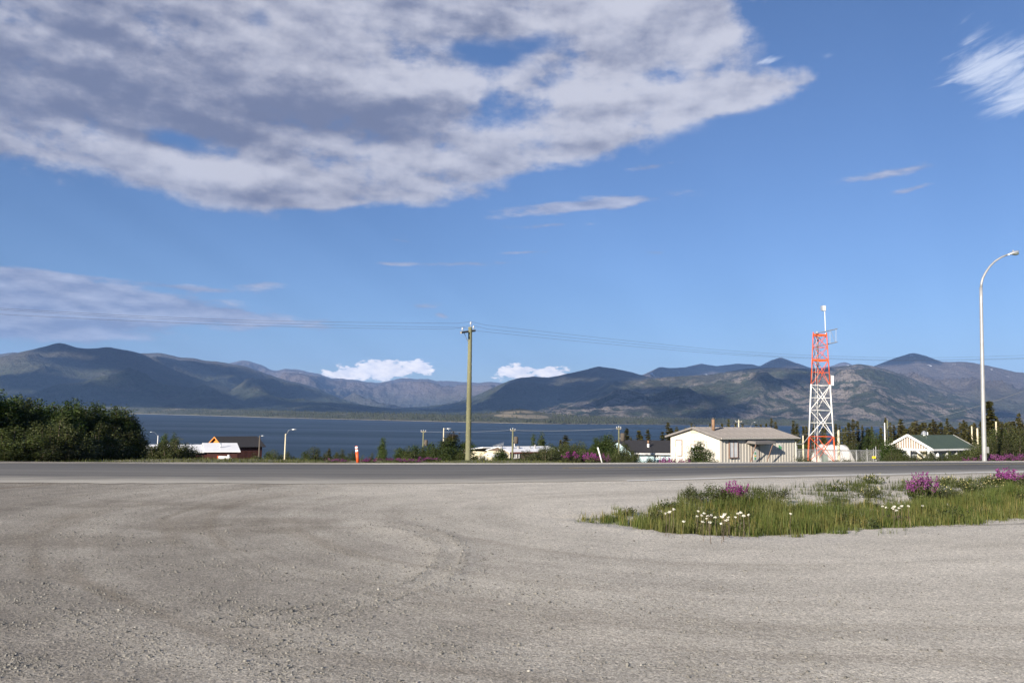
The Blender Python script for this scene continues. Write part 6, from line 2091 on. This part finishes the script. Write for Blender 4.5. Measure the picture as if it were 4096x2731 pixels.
MB().add([(-0.30, 0, GH + 0.1), (-0.30, Wg, GH + 0.1), (-0.30, Wg / 2, RGz - 0.05), (-0.22, 0, GH + 0.1), (-0.22, Wg, GH + 0.1), (-0.22, Wg / 2, RGz - 0.05)],
         [(0, 2, 1), (3, 4, 5), (0, 1, 4, 3), (1, 2, 5, 4), (2, 0, 3, 5)]).build('gable_panel', M['gable_tan'], root)
for i in range(1, 17):
    y_ = i * Wg / 17
    ztop = GH + 1.32 * (1 - abs(y_ - Wg / 2) / (Wg / 2)) - 0.06
    if ztop - GH > 0.16:
        MB().box(-0.42, -0.34, y_ - 0.03, y_ + 0.03, GH + 0.08, ztop).build('slat', M['white'], root)
for px in (3750, 3787, 3825, 3862):
    q = local_hit(root, px, 1810, 1, -0.1)
    po = MB().tube([(q.x, -0.1, -1.2), (q.x, -0.1, GH - 0.08)], 0.075, 10).build('porch_post', M['white'], root, True)
    MB().ellipsoid((q.x, -0.1, GH - 0.55), (0.15, 0.15, 0.26), 12, 8).build('lamp_globe', M['white'], po, True)
for y_ in (0.1, 2.0, Wg - 2.0, Wg - 0.1):
    MB().bar((-0.45, y_, -1.2), (-0.45, y_, GH - 0.12), 0.16, 0.16).build('porch_post', M['white'], root)
MB().hexa([(-0.5, -0.1, GH - 0.14), (-0.5, 1.5, GH - 0.14), (-0.42, 1.5, GH - 0.14), (-0.42, -0.1, GH - 0.14)][::-1], [(-0.5, -0.1, GH - 0.16), (-0.5, 0.3, GH - 0.9), (-0.42, 0.3, GH - 0.9), (-0.42, -0.1, GH - 0.16)][::-1])
MB().bar((-0.46, 0.15, GH - 1.0), (-0.46, 1.25, GH - 0.12), 0.1, 0.14).build('corner_brace', M['white'], root)
MB().bar((-0.3, -0.12, GH - 0.12), (0.9, -0.12, GH - 1.0), 0.1, 0.14).build('corner_brace', M['white'], root)
MB().bar((-0.45, 0.2, -0.1), (-0.45, Wg - 0.2, -0.1), 0.06, 0.12).build('railing', M['white'], root)
MB().bar((0.0, -0.12, -0.15), (Lg, -0.12, -0.15), 0.06, 0.12).build('railing', M['white'], root)
q = local_hit(root, 3697, 1753, 1, Wg / 2)
MB().lathe([(0.20, RGz), (0.20, RGz + 0.1), (0.32, RGz + 0.13), (0.20, RGz + 0.28), (0.26, RGz + 0.31), (0.03, RGz + 0.5)], 12, (q.x, Wg / 2, 0)).build('roof_vent', M['aluminium'], root)
MB().tube([(q.x + 0.7, Wg / 2, RGz), (q.x + 0.7, Wg / 2, RGz + 0.35)], 0.05, 8).build('flue', M['aluminium'], root)
window(root, 5.0, 5.9, 0.9, 1.9, M['white'], M['glass'], y=0.87)
window(root, 2.4, 3.3, 0.9, 1.9, M['white'], M['glass'], y=0.87)

# ------------------------------------------------------------------ tarpaulin shelter behind the fence
g = ground_at(3330, 100)
ts = thing('tarp_shelter', 'white tarpaulin shelter standing behind the lattice tower', 'shelter', g, R(20))
bpy.context.view_layer.update()
hT = at(3330, 1778, 100).z - g.z
sec = []
for i in range(9):
    x_ = -2.0 + i * 0.5
    hh2 = hT * (0.98 + 0.03 * math.sin(i * 2.2)) * (0.8 if i in (0, 8) else 1.0)
    sec.append([(x_ + 0.06 * math.sin(k * 1.3 + i), -1.8 * math.cos(math.pi * k / 12) * (1.0 if i not in (0, 8) else 0.85), max(0, math.sin(math.pi * k / 12)) ** 0.75 * hh2 + 0.04 * math.sin(k * 2 + i * 1.7)) for k in range(13)])
vs = [q for r in sec for q in r]
fs = [(i * 13 + k, i * 13 + k + 1, (i + 1) * 13 + k + 1, (i + 1) * 13 + k) for i in range(8) for k in range(12)] + [tuple(range(13)), tuple(8 * 13 + k for k in range(13))[::-1]]
MB().add(vs, fs).build('cover', M['tarp'], ts, True)
for i in (1, 4, 7):
    MB().tube([Vector(q) + Vector((0, 0, 0.03)) for q in sec[i]], 0.04, 6).build('hoop', M['steel'], ts)

# cabinet and leaning yellow post before the fence
g = ground_at(3299, 60)
cb_ = thing('utility_cabinet', 'grey green utility cabinet at the foot of the lattice tower', 'cabinet', g)
zt_ = at(3299, 1816, 60).z - g.z
MB().box(-0.16, 0.16, -0.14, 0.14, -0.2, zt_ - 0.05).build('body', M['cabinet'], cb_)
MB().box(-0.18, 0.18, -0.16, 0.16, zt_ - 0.047, zt_).build('lid', M['grey_metal'], cb_)
MB().box(-0.13, 0.13, -0.155, -0.142, 0.15, zt_ - 0.12).build('door', M['cabinet'], cb_)
b_, t_ = ground_at(3270, 57), at(3274, 1824, 57)
o = thing('bollard', 'short leaning yellowish post beside the utility cabinet', 'post', b_)
MB().tube([(0, 0, -0.2), t_ - b_], 0.055, 10).build('post', M['wood_pale'], o, True)
MB().tube([t_ - b_, (t_ - b_) * 1.01], [0.06, 0.03], 10).build('cap', M['orange'], o)
